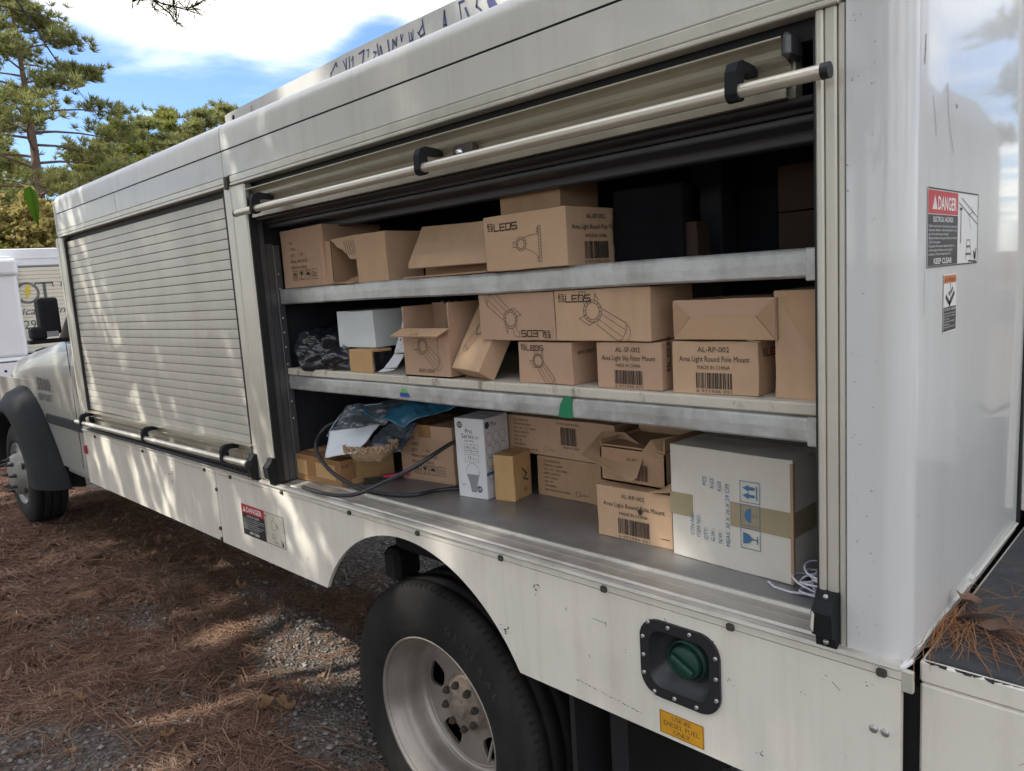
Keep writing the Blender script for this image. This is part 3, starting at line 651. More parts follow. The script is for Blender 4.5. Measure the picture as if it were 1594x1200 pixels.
# raised shutter: only the bottom bar shows
mb = MB(); mb.sheet([(y, 2.048 + z) for y, z in BPROF], -2.345, -0.540, smooth=False); mb.box(-2.35, -0.535, 0.034, 0.06, 1.945, 2.05)
shB = obj('roller_shutter', mb, BARM, TR, label='bottom bar of the raised roller shutter under the header')
bar_parts(shB, -2.345, -0.535, 2.048, 1.970, -2.357, -0.457, (-2.225, -1.402, -0.603), 0, -1.33)
mb = MB(); mb.lathe([(0, .000), (.004, -.001), (.0055, .002), (.008, .004), (.010, .009)], (-1.318, 0, 1.997), 16); obj('lock_cylinder', mb, CHROME, shB)
mb = MB(); mb.box(-2.35, -0.50, 0.02, 0.06, 1.944, 1.955, .003); obj('rubber_strip', mb, SEAL, shB)
# black striker blocks at the foot of the posts
def block(x, par, w=0.034):
    mb = MB(); mb.prism([(0.004, 1.052), (-.012, 1.052), (-.014, 1.068), (-.030, 1.078), (-.034, 1.118), (-.018, 1.134), (-.012, 1.146), (0.004, 1.146)], x - w / 2, x + w / 2)
    o = obj('striker_block', mb, BLACKF, par)
    mb = MB(); mb.lathe([(0, -.019), (.005, -.018), (.006, -.011)], (x, 0, 1.139), 10); mb.lathe([(0, -.019), (.005, -.018), (.006, -.011)], (x, 0, 1.060), 10); return o, mb
for x, par in ((-2.50, postB), (-2.366, postB), (-0.473, postC)):
    block(x, par)
for z in (1.140, 1.061):
    mb = MB(); mb.lathe([(0, -.0165), (.004, -.016), (.0055, -.0115)], (-0.473, 0, z), 10); obj('screw', mb, SCREW, postC)
mb = MB(); mb.plate([(-.4905, 1.090), (-.486, 1.083), (-.484, 1.115), (-.488, 1.120)], [], -.0345, -.0335); obj('worn_patch', mb, BOARD, postC)

# rear corner and rear wall
r = 0.042
prof = [(-0.443, 0.0), (-0.352 - r, 0.0)] + [(-0.352 - r + r * math.sin(t), r - r * math.cos(t)) for t in [math.pi / 2 * i / 10 for i in range(1, 11)]] + [(-0.352, 0.20), (-0.352, 0.385), (-0.352, 0.48), (-0.352, 0.60), (-0.352, 0.70), (-0.352, 0.795)]
mb = MB(); mb.sheet(prof, 1.046, 2.30, axis='z', n=14)
for i in range(len(mb.v)):
    x, y, z = mb.v[i]
    if y > 0.1: mb.v[i] = (x + 0.0022 * math.sin(z * 5.3 + y * 7) * max(0, min(1, (y - .40) * 3)), y, z)
rear = obj('rear_panel', mb, GLOSS, TR)
mb = MB(); mb.tube([(-0.43, 0.0, 1.044), (-0.385, -0.001, 1.0445), (-0.362, 0.006, 1.045), (-0.352, 0.03, 1.048)], [.004, .006, .007, .004], 8); obj('sealant_bead', mb, DWHITE, rear)
mb = MB(); mb.box(-0.361, -0.343, 0.002, 0.012, 1.005, 1.042, .002); obj('corner_bracket', mb, ALU, skB)
mb = MB(); mb.box(-0.43, -0.36, 0.80, 1.2, 1.06, 2.30); mb.box(-0.37, -0.347, 0.795, 0.803, 1.06, 2.30); obj('rear_door_gap', mb, SEAL, TR)
mb = MB(); mb.box(-0.350, -0.33, 0.806, 1.40, 1.09, 2.30, .004); obj('rear_door', mb, WHITE, TR)
mb = MB(); mb.box(-0.37, -0.345, 1.402, 2.2, 1.06, 2.30, .004); obj('rear_panel', mb, WHITE, TR)
# decals on the rear wall; U = +y
def wrap_print(P, name, y0, z0, mats): P.stamp(name, (-0.352, y0, z0), (0, 1, 0), (0, 0, 1), mats, rear, lift=0.0010)
D = Print(); w, h, s = 0.300, 0.122, 0.168
D.rect(0, 0, w, h, 0); D.rect(0.002, 0.003, s, 0.082, 1); D.rect(0.002, 0.083, s, 0.119, 2)
D.poly([(0.024, 0.090), (0.050, 0.090), (0.037, 0.112)], 3); D.text('!', 0.0345, 0.0915, 0.013, 4); D.text('DANGER', 0.054, 0.090, 0.021, 3, width=0.104, bold=0.02)
D.text('ELECTRICAL HAZARDS', 0.084, 0.071, 0.008, 3, 'C', width=0.11, bold=0.015)
for i, t in enumerate(('Death or serious injury will result from contact with', 'load, unit, vehicle or vehicle attachments, if any', 'part of the unit becomes energized.', 'Maintain minimum safe approach distance at all times', 'No_ft of unit power line.', 'If any part of the unit is elevated within the', 'minimum approach distance to the energized', 'conductor, all must remain clear of it.')):
    if i == 4: t = 'Call for line power.'
    D.text(t, 0.006, 0.0625 - i * 0.0062, 0.0042, 3, width=min(0.156, 0.0031 * len(t)))
D.text('KEEP CLEAR', 0.084, 0.0055, 0.009, 3, 'C', width=0.10, bold=0.02)
D.line([(0.002, 0.0015), (w - 0.002, 0.0015)], 0.0022, 5); D.line([(0.002, 0.1215), (w - 0.002, 0.1215)], 0.0022, 5); D.line([(w - 0.0015, 0.002), (w - 0.0015, 0.12)], 0.0022, 5)
D.line([(0.186, 0.094), (0.186, 0.038)], 0.0030, 5); D.rect(0.178, 0.092, 0.194, 0.096, 5)
D.line([(0.174, 0.104), (0.296, 0.070)], 0.0014, 5); D.line([(0.190, 0.112), (0.296, 0.082)], 0.0012, 5)
D.line([(0.25, 0.062), (0.235, 0.085), (0.26, 0.09), (0.255, 0.10)], 0.0012, 5); D.frame(0.225, 0.032, 0.247, 0.042, 0.0014, 5)
D.line([(0.218, 0.008), (0.226, 0.030), (0.25, 0.030), (0.256, 0.008)], 0.0014, 5); D.line([(0.222, 0.018), (0.252, 0.018)], 0.003, 5); D.disc(0.281, 0.014, 0.007, 5, 10); D.line([(0.272, 0.022), (0.282, 0.010), (0.289, 0.026)], 0.0035, 5); D.line([(0.24, 0.006), (0.29, 0.004)], 0.003, 5)
wrap_print(D, 'hazard_decal', 0.076, 1.672, [DWHITE, DBLACK, RED, DWHITE, RED, DBLACK])
D = Print(); w, h = 0.076, 0.096
D.rect(0, 0, w, h, 0); D.rect(0.002, 0.081, w - 0.002, 0.094, 1); D.poly([(0.006, 0.083), (0.014, 0.083), (0.010, 0.092)], 2); D.text('WARNING', 0.018, 0.083, 0.008, 2, width=0.052)
D.rect(0.002, 0.002, w - 0.002, 0.042, 2); D.line([(0.04, 0.080), (0.04, 0.052)], 0.002, 2); D.line([(0.016, 0.058), (0.036, 0.047), (0.060, 0.063)], 0.008, 2); D.disc(0.032, 0.064, 0.004, 2, 10); D.line([(0.045, 0.066), (0.052, 0.072)], 0.005, 2)
D.text('ELECTRICAL HAZARD', 0.038, 0.036, 0.0042, 3, 'C', width=0.066)
for i in range(6):
    if i in (2, 4): D.text('Stay away', 0.005, 0.030 - i * 0.0045, 0.003, 3, width=0.03)
    else: D.text('Keep clear of the unit parts', 0.005, 0.030 - i * 0.0045, 0.003, 3, width=0.062)
wrap_print(D, 'warning_decal', 0.167, 1.563, [DWHITE, ORANGE, DBLACK, DWHITE])
# scratches on the rear wall and corner
D = Print()
for i in range(60):
    y_, z_ = Rc.uniform(.05, .70), Rc.uniform(1.10, 2.2); chip(y_, z_, Rc.uniform(.35, .9), Rc.choice((1, 1, 2)))
D.stamp('paint_chip', (-0.352, 0, 0), (0, 1, 0), (0, 0, 1), [INKG], rear, lift=.0005, kind='stuff')
D = Print()
for i in range(55):
    x_, z_ = Rc.uniform(-.44, -.397), Rc.uniform(1.07, 2.2); chip(x_, z_, Rc.uniform(.3, .8), Rc.choice((1, 1, 2)))
D.stamp('paint_chip', (0, 0, 0), (1, 0, 0), (0, 0, 1), [INKG], rear, lift=.0005, kind='stuff')
D = Print()
D.line([(0, 0), (0.012, -0.035), (0.018, -0.055)], 0.0016, 0); D.line([(0.075, 0.03), (0.082, -0.02), (0.10, -0.055), (0.115, -0.075)], 0.0016, 0); D.line([(-.04, 0.08), (-.041, 0.06), (-.044, 0.04)], 0.003, 0); D.disc(0.13, 0.0, 0.004, 0, 8); D.line([(-.035, -.24), (-.033, -.33)], 0.0012, 0)
D.stamp('scratch', (-0.352, 0.10, 1.93), (0, 1, 0), (0, 0, 1), [INKG], rear, lift=0.0008)

# tail shelf
mb = MB(); mb.box(-0.340, 1.5, 0.026, 2.1, 0.62, 1.017, .004); mb.box(-0.3405, 1.5, 0.0245, 2.1, 1.0185, 1.056, .004)
tail = obj('tail_shelf', mb, WHITE, TR)
mb = MB(); mb.box(-0.334, 1.5, 0.031, 2.1, 1.05, 1.0605, .002); obj('grip_sheet', mb, GRIP, tail)
mb = MB()
for i in range(26):
    x = -0.338 + i * 0.014 + rnd.uniform(-.006, .006); k = rnd.uniform(.4, 1.0) * (1.6 if i < 9 else 0.7)
    mb.add([(x, .0235, 1.0575), (x + .015, .0235, 1.0575), (x + .013, .0235, 1.0575 - .0035 * k * rnd.uniform(.3, 1.6)), (x + .003, .0235, 1.0575 - .0035 * k * rnd.uniform(.3, 1.6))], [(0, 1, 2, 3)])
obj('chipped_edge', mb, GRIP, tail)
mb = MB(); mb.tube([(-0.351, 0.05, 1.062), (-0.351, 0.34, 1.063), (-0.351, 0.42, 1.061), (-0.351, 0.79, 1.063)], .0032, 8); mb.box(-0.356, -0.3455, 0.37, 0.395, 1.06, 1.074, .002); obj('wall_base_trim', mb, WHITEG, tail)
mb = MB(); mb.box(-0.346, -0.30, 0.83, 0.98, 1.06, 1.20, .01); mb.tube([(-0.30, .84, 1.30), (-0.31, .835, 1.20), (-0.29, .84, 1.12), (-.25, .86, 1.07)], .009, 8); mb.tube([(-.33, .83, 1.34), (-.29, .84, 1.31), (-.26, .85, 1.33)], .006, 6); obj('coiled_strap', mb, CHASS, tail)

# rear wheels, axle and chassis
def tyre_prof(ro, ri, w): return [(ri, w * 0.02), (ri + .012, -w * 0.02), (ri + .035, -w * .055), (ri + .075, -w * .06), (ro - .065, -w * .045), (ro - .055, -w * .030), (ro - .040, -w * .015), (ro - .018, w * .02), (ro - .004, w * .07), (ro, w * .12), (ro, w * .21), (ro - .010, w * .22), (ro - .010, w * .25), (ro, w * .26), (ro, w * .46), (ro - .010, w * .47), (ro - .010, w * .50), (ro, w * .51), (ro, w * .72), (ro - .010, w * .73), (ro - .010, w * .76), (ro, w * .77), (ro, w * .90), (ro - .02, w * .98), (ro - .07, w * 1.04), (ri, w * .96)]
WC = (-1.655, 0.062, 0.415)
mb = MB(); mb.lathe(tyre_prof(0.417, 0.247, 0.22), WC, 96)
for i in range(110):                                     # shoulder sipes
    a = 2 * math.pi * i / 110; c, s = math.cos(a), math.sin(a); c2, s2 = math.cos(a + .012), math.sin(a + .012)
    q = [(0.4135, .002), (0.4175, .026)]
    mb.add([(WC[0] + c * q[0][0], WC[1] + q[0][1], WC[2] + s * q[0][0]), (WC[0] + c2 * q[0][0], WC[1] + q[0][1], WC[2] + s2 * q[0][0]), (WC[0] + c2 * q[1][0], WC[1] + q[1][1], WC[2] + s2 * q[1][0]), (WC[0] + c * q[1][0], WC[1] + q[1][1], WC[2] + s * q[1][0])], [(0, 1, 2, 3)])
whl = obj('rear_wheel', mb, RUBBER, TR)
for i, ch in enumerate('GENERAL'):                       # raised sidewall letters
    v, f = text_mesh(ch, 0.02); a = math.radians(74 - i * 6.5); rr = 0.326; k = 0.024 / 0.72
    c = Vector((WC[0] + rr * math.cos(a), WC[1] - .0142, WC[2] + rr * math.sin(a))); U = Vector((math.sin(a), 0, -math.cos(a))); V = Vector((math.cos(a), 0, math.sin(a)))
    if i == 0: lb = MB()
    lb.add([c + U * p[0] * k + V * p[1] * k for p in v], f)
obj('sidewall_lettering', lb, M('raised_rubber', (0.030, 0.029, 0.027), 0.6), whl)
mb = MB(); mb.lathe([(.232, .05), (.250, -.002), (.256, -.006), (.259, -.002), (.258, .010), (.247, .018), (.238, .030), (.234, .055), (.229, .062), (.226, .075), (.220, .095), (.217, .118), (.210, .128), (.200, .130)], WC, 64)
# disc with hand holes
DY = WC[1] + .132
def hole(a, rr=.150, k=1.0):
    c = Vector((rr * math.cos(a), rr * math.sin(a))); U = Vector((-math.sin(a), math.cos(a))); V = Vector((math.cos(a), math.sin(a)))
    pts = []
    for i in range(16):
        t = 2 * math.pi * i / 16; e = abs(math.cos(t)) ** .6 * (1 if math.cos(t) > 0 else -1); g = abs(math.sin(t)) ** .6 * (1 if math.sin(t) > 0 else -1)
        q = c + U * e * (.040 * k + .008 * g) + V * g * .033; pts.append((WC[0] + q.x, WC[2] + q.y))
    return pts
circ = [(WC[0] + .206 * math.cos(2 * math.pi * i / 48), WC[2] + .206 * math.sin(2 * math.pi * i / 48)) for i in range(48)]
mb.plate(circ, [hole(math.radians(d)) for d in (20, 92, 164, 236, 308)], DY, DY + .010)
mb.lathe([(.205, .134), (.200, .127), (.196, .1315)], WC, 48)
rim = obj('rim', mb, RIM, whl)
mb = MB(); hb = (WC[0], DY, WC[2])
mb.lathe([(0, -.050), (.028, -.050), (.031, -.047), (.034, -.036), (.060, -.034), (.075, -.030), (.082, -.018), (.086, -.002), (.100, .0)], hb, 32); obj('hub', mb, HUB, whl)
tpl = None
for i in range(8):
    a = 2 * math.pi * i / 8 + .2; p = (WC[0] + .068 * math.cos(a), WC[2] + .068 * math.sin(a))
    if tpl is None:
        mb = MB(); mb.lathe([(0, -.052), (.006, -.052), (.007, -.046), (.011, -.045), (.012, -.030)], (p[0], DY, p[1]), 6, smooth=False); tpl = obj('lug_nut', mb, DSCREW, whl); p0 = p
    else: copy_part(tpl, (p[0] - p0[0], 0, p[1] - p0[1]), whl)
mb = MB(); mb.tube([(WC[0] + .105, DY - .005, WC[2] - .085), (WC[0] + .125, DY - .04, WC[2] - .105), (WC[0] + .14, DY - .06, WC[2] - .112)], .005, 6); obj('valve_stem', mb, SCREW, whl)
mb = MB(); mb.lathe(tyre_prof(0.417, 0.247, 0.22), (WC[0], WC[1] + .265, WC[2]), 64); mb.lathe([(0, .02), (.24, .02)], (WC[0], WC[1] + .265, WC[2]), 32); obj('inner_wheel', mb, RUBBER, TR)
mb = MB(); mb.lathe(tyre_prof(0.417, 0.247, 0.22), (WC[0], WC[1] + 1.80, WC[2]), 48); mb.lathe([(0, .1), (.24, .1)], (WC[0], WC[1] + 1.80, WC[2]), 24); obj('inner_wheel', mb, RUBBER, TR)
mb = MB(); mb.tube([(WC[0], .2, .415), (WC[0], 2.0, .415)], .065, 12); mb.lathe([(0, -.15), (.12, -.12), (.17, 0), (.12, .12), (0, .15)], (WC[0], 1.1, .415), 20)
mb.box(-7.6, 0.6, 0.70, 0.78, 0.62, 0.86); mb.box(-7.6, 0.6, 1.42, 1.50, 0.62, 0.86)
mb.box(-4.45, -0.4, 0.5, 1.7, 0.86, 1.02); mb.box(-4.45, -0.37, 0.02, 2.18, 1.0, 1.03)
for x in (-3.9, -3.0, -2.2, -1.0, -0.5): mb.box(x - .03, x + .03, .03, 2.15, 0.90, 1.0)
mb.box(-2.40, -2.04, 0.49, 0.66, 0.66, 0.99, .02); mb.box(-2.46, -2.36, 0.47, 0.60, 0.53, 0.66, .02); mb.box(-2.42, -2.30, 0.50, 0.58, 0.42, 0.55, .015)
mb.box(-2.3, -1.0, 0.62, 0.69, 0.50, 0.56, .01); mb.box(-1.9, -1.4, 0.61, 0.70, 0.46, 0.66, .02)
mb.box(-1.03, -0.98, 0.10, 0.62, 0.30, 0.95); mb.box(-0.95, -0.45, 0.05, 0.65, 0.80, 1.0, .03)
mb.box(-4.3, -2.9, 0.95, 1.35, 0.55, 0.80, .05)
mb.box(-0.372, -0.336, 0.04, 2.1, 0.50, 1.0)  # dark plate added to keep the gap before the tail shelf black
obj('chassis', mb, CHASS, TR)
mb = MB(); mb.box(-1.12, -1.105, 0.06, 0.60, 0.20, 0.82); obj('mud_flap', mb, CHASS, TR)

# cab seen past the front of the body
FC = (-7.05, 0.42)
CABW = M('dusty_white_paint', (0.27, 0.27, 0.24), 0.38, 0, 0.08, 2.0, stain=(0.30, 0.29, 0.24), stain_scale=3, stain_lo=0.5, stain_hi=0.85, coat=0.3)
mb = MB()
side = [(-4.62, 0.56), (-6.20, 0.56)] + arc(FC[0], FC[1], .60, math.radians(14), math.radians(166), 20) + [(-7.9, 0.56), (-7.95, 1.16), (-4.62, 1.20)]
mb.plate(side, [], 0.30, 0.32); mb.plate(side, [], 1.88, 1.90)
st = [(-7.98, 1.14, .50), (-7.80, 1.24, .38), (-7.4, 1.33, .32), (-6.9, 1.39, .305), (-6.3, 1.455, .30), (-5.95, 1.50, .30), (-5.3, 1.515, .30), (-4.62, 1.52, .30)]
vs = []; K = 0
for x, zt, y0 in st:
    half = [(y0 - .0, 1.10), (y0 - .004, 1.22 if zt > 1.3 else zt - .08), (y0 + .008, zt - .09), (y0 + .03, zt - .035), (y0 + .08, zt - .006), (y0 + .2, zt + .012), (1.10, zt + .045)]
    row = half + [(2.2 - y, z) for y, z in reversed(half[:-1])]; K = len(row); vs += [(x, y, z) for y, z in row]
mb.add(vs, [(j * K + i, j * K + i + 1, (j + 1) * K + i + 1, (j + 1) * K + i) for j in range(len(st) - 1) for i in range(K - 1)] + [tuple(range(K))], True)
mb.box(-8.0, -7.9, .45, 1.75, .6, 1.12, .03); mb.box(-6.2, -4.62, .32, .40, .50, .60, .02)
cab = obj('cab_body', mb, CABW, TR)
mb = MB(); mb.prism([(-5.95, 1.52), (-5.30, 2.02), (-5.05, 2.08), (-4.62, 2.09), (-4.62, 1.52)], .40, 1.80, axis='y'); obj('cab_window', mb, GLASS, cab)
mb = MB(); mb.tube([(-5.97, .36, 1.51), (-5.35, .42, 2.02), (-5.1, .44, 2.08), (-4.6, .44, 2.10)], .035, 8); mb.box(-5.2, -4.6, .42, 1.78, 2.08, 2.13, .03); obj('cab_pillar', mb, CABW, cab)
mb = MB(); mb.prism([(0.284, .872), (0.300, .86), (0.300, .935), (0.288, .93)], -6.46, -4.62); obj('side_moulding', mb, BLACKF, cab)
mb = MB(); mb.box(-5.72, -5.716, .297, .301, .60, 1.50); obj('door_gap', mb, SEAL, cab)
P = Print(); P.text('5500', 0.004, -0.004, 0.088, 0, bold=0.05, width=0.36); P.text('5500', 0, 0, 0.088, 1, bold=0.03, width=0.36); P.text('HEAVY DUTY', 0, -0.085, 0.05, 1, width=0.36, bold=0.03)
P.stamp('cab_badge', (-6.62, 0.2965, 1.12), (1, 0, 0), (0, 0, 1), [BLACKP, UPR], cab)
mb = MB(); n = 26; a0, a1 = math.radians(-2), math.radians(182); vs = []
pf = [(.50, .235), (.50, .130), (.515, .118), (.56, .122), (.66, .20), (.70, .285), (.70, .31)]
for j in range(n + 1):
    t = a0 + (a1 - a0) * j / n; flr = 1.0 + 0.34 * max(0, 1 - j / 8.0) ** 1.6
    vs += [(FC[0] + r * (flr if r > .55 else 1 + (flr - 1) * .5) * math.cos(t), y, FC[1] + r * math.sin(t) * (1 if j > 2 else 1)) for r, y in pf]
k = len(pf); mb.add(vs, [(j * k + i, j * k + i + 1, (j + 1) * k + i + 1, (j + 1) * k + i) for j in range(n) for i in range(k - 1)], True)
mb.prism([(.17, .58), (.17, .40), (.46, .34), (.46, .58)], -6.36, -6.335)
obj('fender_flare', mb, BLACKF, cab)
mb = MB(); mb.lathe([(.59, .05), (.59, .6), (.0, .6)], (FC[0], .26, FC[1]), 24, a0=0.0, a1=math.pi); obj('wheel_well', mb, CHASS, cab)
mb = MB(); mb.box(-5.82, -5.70, .165, .285, 1.545, 1.79, .018, seg=2); mb.box(-5.81, -5.70, .105, .20, 1.515, 1.60, .02, seg=2); mb.box(-5.80, -5.71, .09, .36, 1.487, 1.515, .008)
mb2 = obj('side_mirror', mb, BLACKF, cab)
mb = MB(); mb.box(-5.699, -5.694, .19, .26, 1.53, 1.565, .003); obj('mirror_lamp', mb, INKG, mb2)
mb = MB(); mb.box(-4.514, -4.502, 0.05, 0.09, 0.92, 0.965, .004); mb.box(-4.49, -4.46, -.012, 0.0, 0.915, 0.965, .004); obj('marker_lamp', mb, REDL, skA)
FW = (FC[0], .185, .41)
mb = MB(); mb.lathe(tyre_prof(0.414, 0.25, 0.24), FW, 64); fw = obj('front_wheel', mb, RUBBER, TR)
mb = MB(); mb.lathe([(.25, .02), (.252, -.006), (.24, .01), (.20, .02), (.17, -.01), (.15, -.05), (.11, -.065), (.07, -.07), (0, -.07)], FW, 40); obj('rim', mb, M('dull_rim', (.22, .22, .20), .5, .3, .15), fw)
for i in range(5):
    a = 2 * math.pi * i / 5 + .5; mb = MB(); mb.lathe([(0, -.028), (.028, -.026), (.03, -.02)], (FW[0] + .172 * math.cos(a), FW[1] + .012, FW[2] + .172 * math.sin(a)), 12); obj('rim_hole', mb, SEAL, fw)
tpl = None
for i in range(8):
    a = 2 * math.pi * i / 8 + .1; p = (FW[0] + .125 * math.cos(a), FW[2] + .125 * math.sin(a))
    if tpl is None:
        mb = MB(); mb.lathe([(0, -.125), (.008, -.10), (.017, -.06), (.018, -.045)], (p[0], FW[1], p[1]), 10); tpl = obj('lug_nut', mb, BLACKP, fw); p0 = p
    else: copy_part(tpl, (p[0] - p0[0], 0, p[1] - p0[1]), fw)
mb = MB(); mb.lathe(tyre_prof(0.414, 0.25, 0.24), (FC[0], 1.76, .41), 40); mb.lathe([(0, .1), (.25, .1)], (FC[0], 1.76, .41), 24); obj('front_wheel', mb, RUBBER, TR, label='front wheel on the far side')

mb = MB(); mb.prism([(-.10, 1.06), (.75, 1.06), (.75, 2.10), (.55, 2.14), (.42, 2.62), (.22, 2.62), (.20, 2.10), (.10, 2.22), (.06, 2.08), (-.04, 2.18), (-.10, 2.06)], 1.30, 1.72, axis='y'); mb.box(.0, .6, 1.72, 1.95, 1.06, 1.9, .02)  # unseen turret, outline stepped for its reflection in the rear wall
obj('lift_turret', mb, BOOMW, tail)
# boom lying along the roof
mb = MB(); bx0 = -4.24
st = [(-4.24, 2.755), (-4.0, 2.762), (-3.3, 2.775), (-3.0, 2.785), (-2.2, 2.792), (0.3, 2.80)]
vs = []
for x, zt in st: vs += [(x, .90, zt), (x, .90, 2.50), (x, 1.16, 2.50), (x, 1.16, zt)]
mb.add(vs, [(j * 4 + i, j * 4 + (i + 1) % 4, (j + 1) * 4 + (i + 1) % 4, (j + 1) * 4 + i) for j in range(len(st) - 1) for i in range(4)] + [(0, 1, 2, 3), (20, 21, 22, 23)])
mb.box(-4.245, -3.95, .886, .899, 2.50, 2.745, .003); mb.box(-2.9, -2.7, 1.0, 1.1, 2.28, 2.5); mb.box(-1.0, -0.6, .85, 1.25, 2.28, 2.5)
boom = obj('lift_boom', mb, BOOMW, TR)
mb = MB(); mb.lathe([(0, -.004), (.012, -.003), (.015, 0)], (-4.14, .886, 2.715), 14); obj('pin_hole', mb, CHASS, boom)
mb = MB(); mb.box(-4.27, -4.24, .92, 1.14, 2.66, 2.72, .005); mb.tube([(-4.26, .95, 2.70), (-4.33, .95, 2.705)], .006, 6); obj('rusty_hinge', mb, RUST, boom)
D = Print(); R = random.Random(11)
# flaking remains of hand-size blue letters
letters = [[(0, .0), (.01, .04), (.05, .075), (.055, .06)], [(.10, .07), (.12, .03), (.125, .075)], [(.145, .02), (.15, .075)], [(.165, .055), (.18, .07), (.175, .03)], [(.23, .07), (.27, .075), (.25, .02)], [(.30, .04), (.31, .07), (.295, .07)],
           [(.34, .02), (.37, .045), (.35, .05)], [(.385, .075), (.39, .03)], [(.40, .03), (.41, .06), (.42, .03)], [(.475, .07), (.48, .02)], [(.505, .03), (.51, .065), (.53, .035), (.535, .07), (.515, .04)], [(.56, .07), (.565, .045), (.58, .07)],
           [(.63, .065), (.635, .03), (.67, .03), (.68, .07)], [(.655, .06), (.66, .035)], [(.73, .05), (.75, .03), (.78, .035), (.77, .09)], [(.735, .045), (.77, .07)], [(.93, .03), (.945, .085), (.955, .03)], [(.94, .035), (.955, .03)],
           [(1.10, .03), (1.09, .09), (1.13, .09)], [(1.14, .06), (1.16, .03)], [(1.24, .09), (1.23, .05), (1.26, .03)], [(1.255, .07), (1.27, .09)], [(1.40, .06), (1.43, .09)]]
_xp = [0, .1, .23, .34, .475, .505, .56, .63, .73, .93, 1.10, 1.24, 1.3, 1.56]; _fp = [0, .12, .25, .35, .465, .495, .555, .61, .67, .83, .935, 1.03, 1.08, 1.24]
def lx(p): return (float(np.interp(p[0], _xp, _fp)), p[1])
for L_ in letters:
    L_ = [lx(p) for p in L_]; D.cut('painted_letter')
    for a, b in zip(L_[:-1], L_[1:]): D.line([a, b], R.uniform(.004, .010), 0)
sw = [(1.33, .10), (1.31, .06), (1.33, .02), (1.40, -.03), (1.50, -.06)]
D.cut('painted_emblem'); D.poly([lx(p) for p in [(1.32, .11), (1.30, .05), (1.33, .0), (1.42, -.06), (1.56, -.08), (1.44, -.01), (1.37, .04), (1.36, .11)]], 0)
D.cut('painted_emblem'); D.poly([(.02, -.06), (.10, -.02), (.17, -.005), (.19, -.02), (.12, -.04), (.05, -.08)], 0)
D.stamp('flaking_lettering', (-3.16, .899, 2.685), (1, 0, 0), (0, 0, 1), [NAVY], boom)
# ------------------------------------------------------------------ cartons and loose things in the open bay
class Face:
    def __init__(s, O, U, V): s.O, s.U, s.V = Vector(O), Vector(U), Vector(V)
def board_box(mb, w, d, h, mat4, seed, cuts=4, amp=0.0012, bev=0.0020):
    bm = bmesh.new(); bmesh.ops.create_cube(bm, size=1.0)
    for v in bm.verts: v.co = Vector(((v.co.x + .5) * w, (v.co.y + .5) * d, (v.co.z + .5) * h))
    bmesh.ops.subdivide_edges(bm, edges=list(bm.edges), cuts=cuts, use_grid_fill=True)
    for v in bm.verts:
        n = noise.noise_vector(v.co * 14 + Vector((seed * 3.1, seed * 1.7, seed))); v.co += n * amp
    ed = [e for e in bm.edges if len(e.link_faces) == 2 and e.calc_face_angle() > 0.9]
    bmesh.ops.bevel(bm, geom=ed, offset=bev, segments=2, affect='EDGES', profile=0.5)
    bm.verts.index_update()
    mb.add([mat4 @ v.co for v in bm.verts], [[v.index for v in f.verts] for f in bm.faces]); bm.free()
_bs = [0]
def carton(label, p0, p1, z0, h, d, mat, name='cardboard_box', cat='box', group='cardboard boxes in the open bay', frame=None, amp=0.0019, tape=None):
    """closed carton from its two front bottom corners; returns (object, front face, right face, width)"""
    _bs[0] += 1
    if frame is None:
        a, b = Vector((p0[0], p0[1], z0)), Vector((p1[0], p1[1], z0)); U = (b - a); w = U.length; U.normalize(); V = Vector((0, 0, 1))
    else: a, U, V, w = frame
    Dp = V.cross(U)
    M4 = Matrix(((U.x, Dp.x, V.x, a.x), (U.y, Dp.y, V.y, a.y), (U.z, Dp.z, V.z, a.z), (0, 0, 0, 1)))
    mb = MB(); board_box(mb, w, d, h, M4, _bs[0], amp=amp)
    o = obj(name, mb, mat, None, label=label, cat=cat, group=group)
    # closing seam of the top flaps
    mb = MB(); mb.box(.004, w - .004, d / 2 - .001, d / 2 + .001, h - .0005, h + .0012, 0, M4); obj('flap_seam', mb, INKL, o)
    if tape:
        mb = MB(); mb.box(w / 2 - .025, w / 2 + .025, -.0008, d + .0008, h - .05, h + .0016, 0.0004, M4); obj('tape', mb, tape, o)
    return o, Face(a, U, V), Face(a + U * w, Dp, V), w
def stamp(P, f, par, mats, name='print', lift=0.0016): return P.stamp(name, f.O, f.U, f.V, mats, par, lift=lift)
def panel(mb, q, t=0.0035):
    """thin board from 4 corner points"""
    q = [Vector(p) for p in q]; n = (q[1] - q[0]).cross(q[3] - q[0]).normalized() * t
    vs = q + [p + n for p in q]
    mb.add(vs, [(0, 1, 2, 3), (7, 6, 5, 4), (0, 4, 5, 1), (1, 5, 6, 2), (2, 6, 7, 3), (3, 7, 4, 0)]); return mb
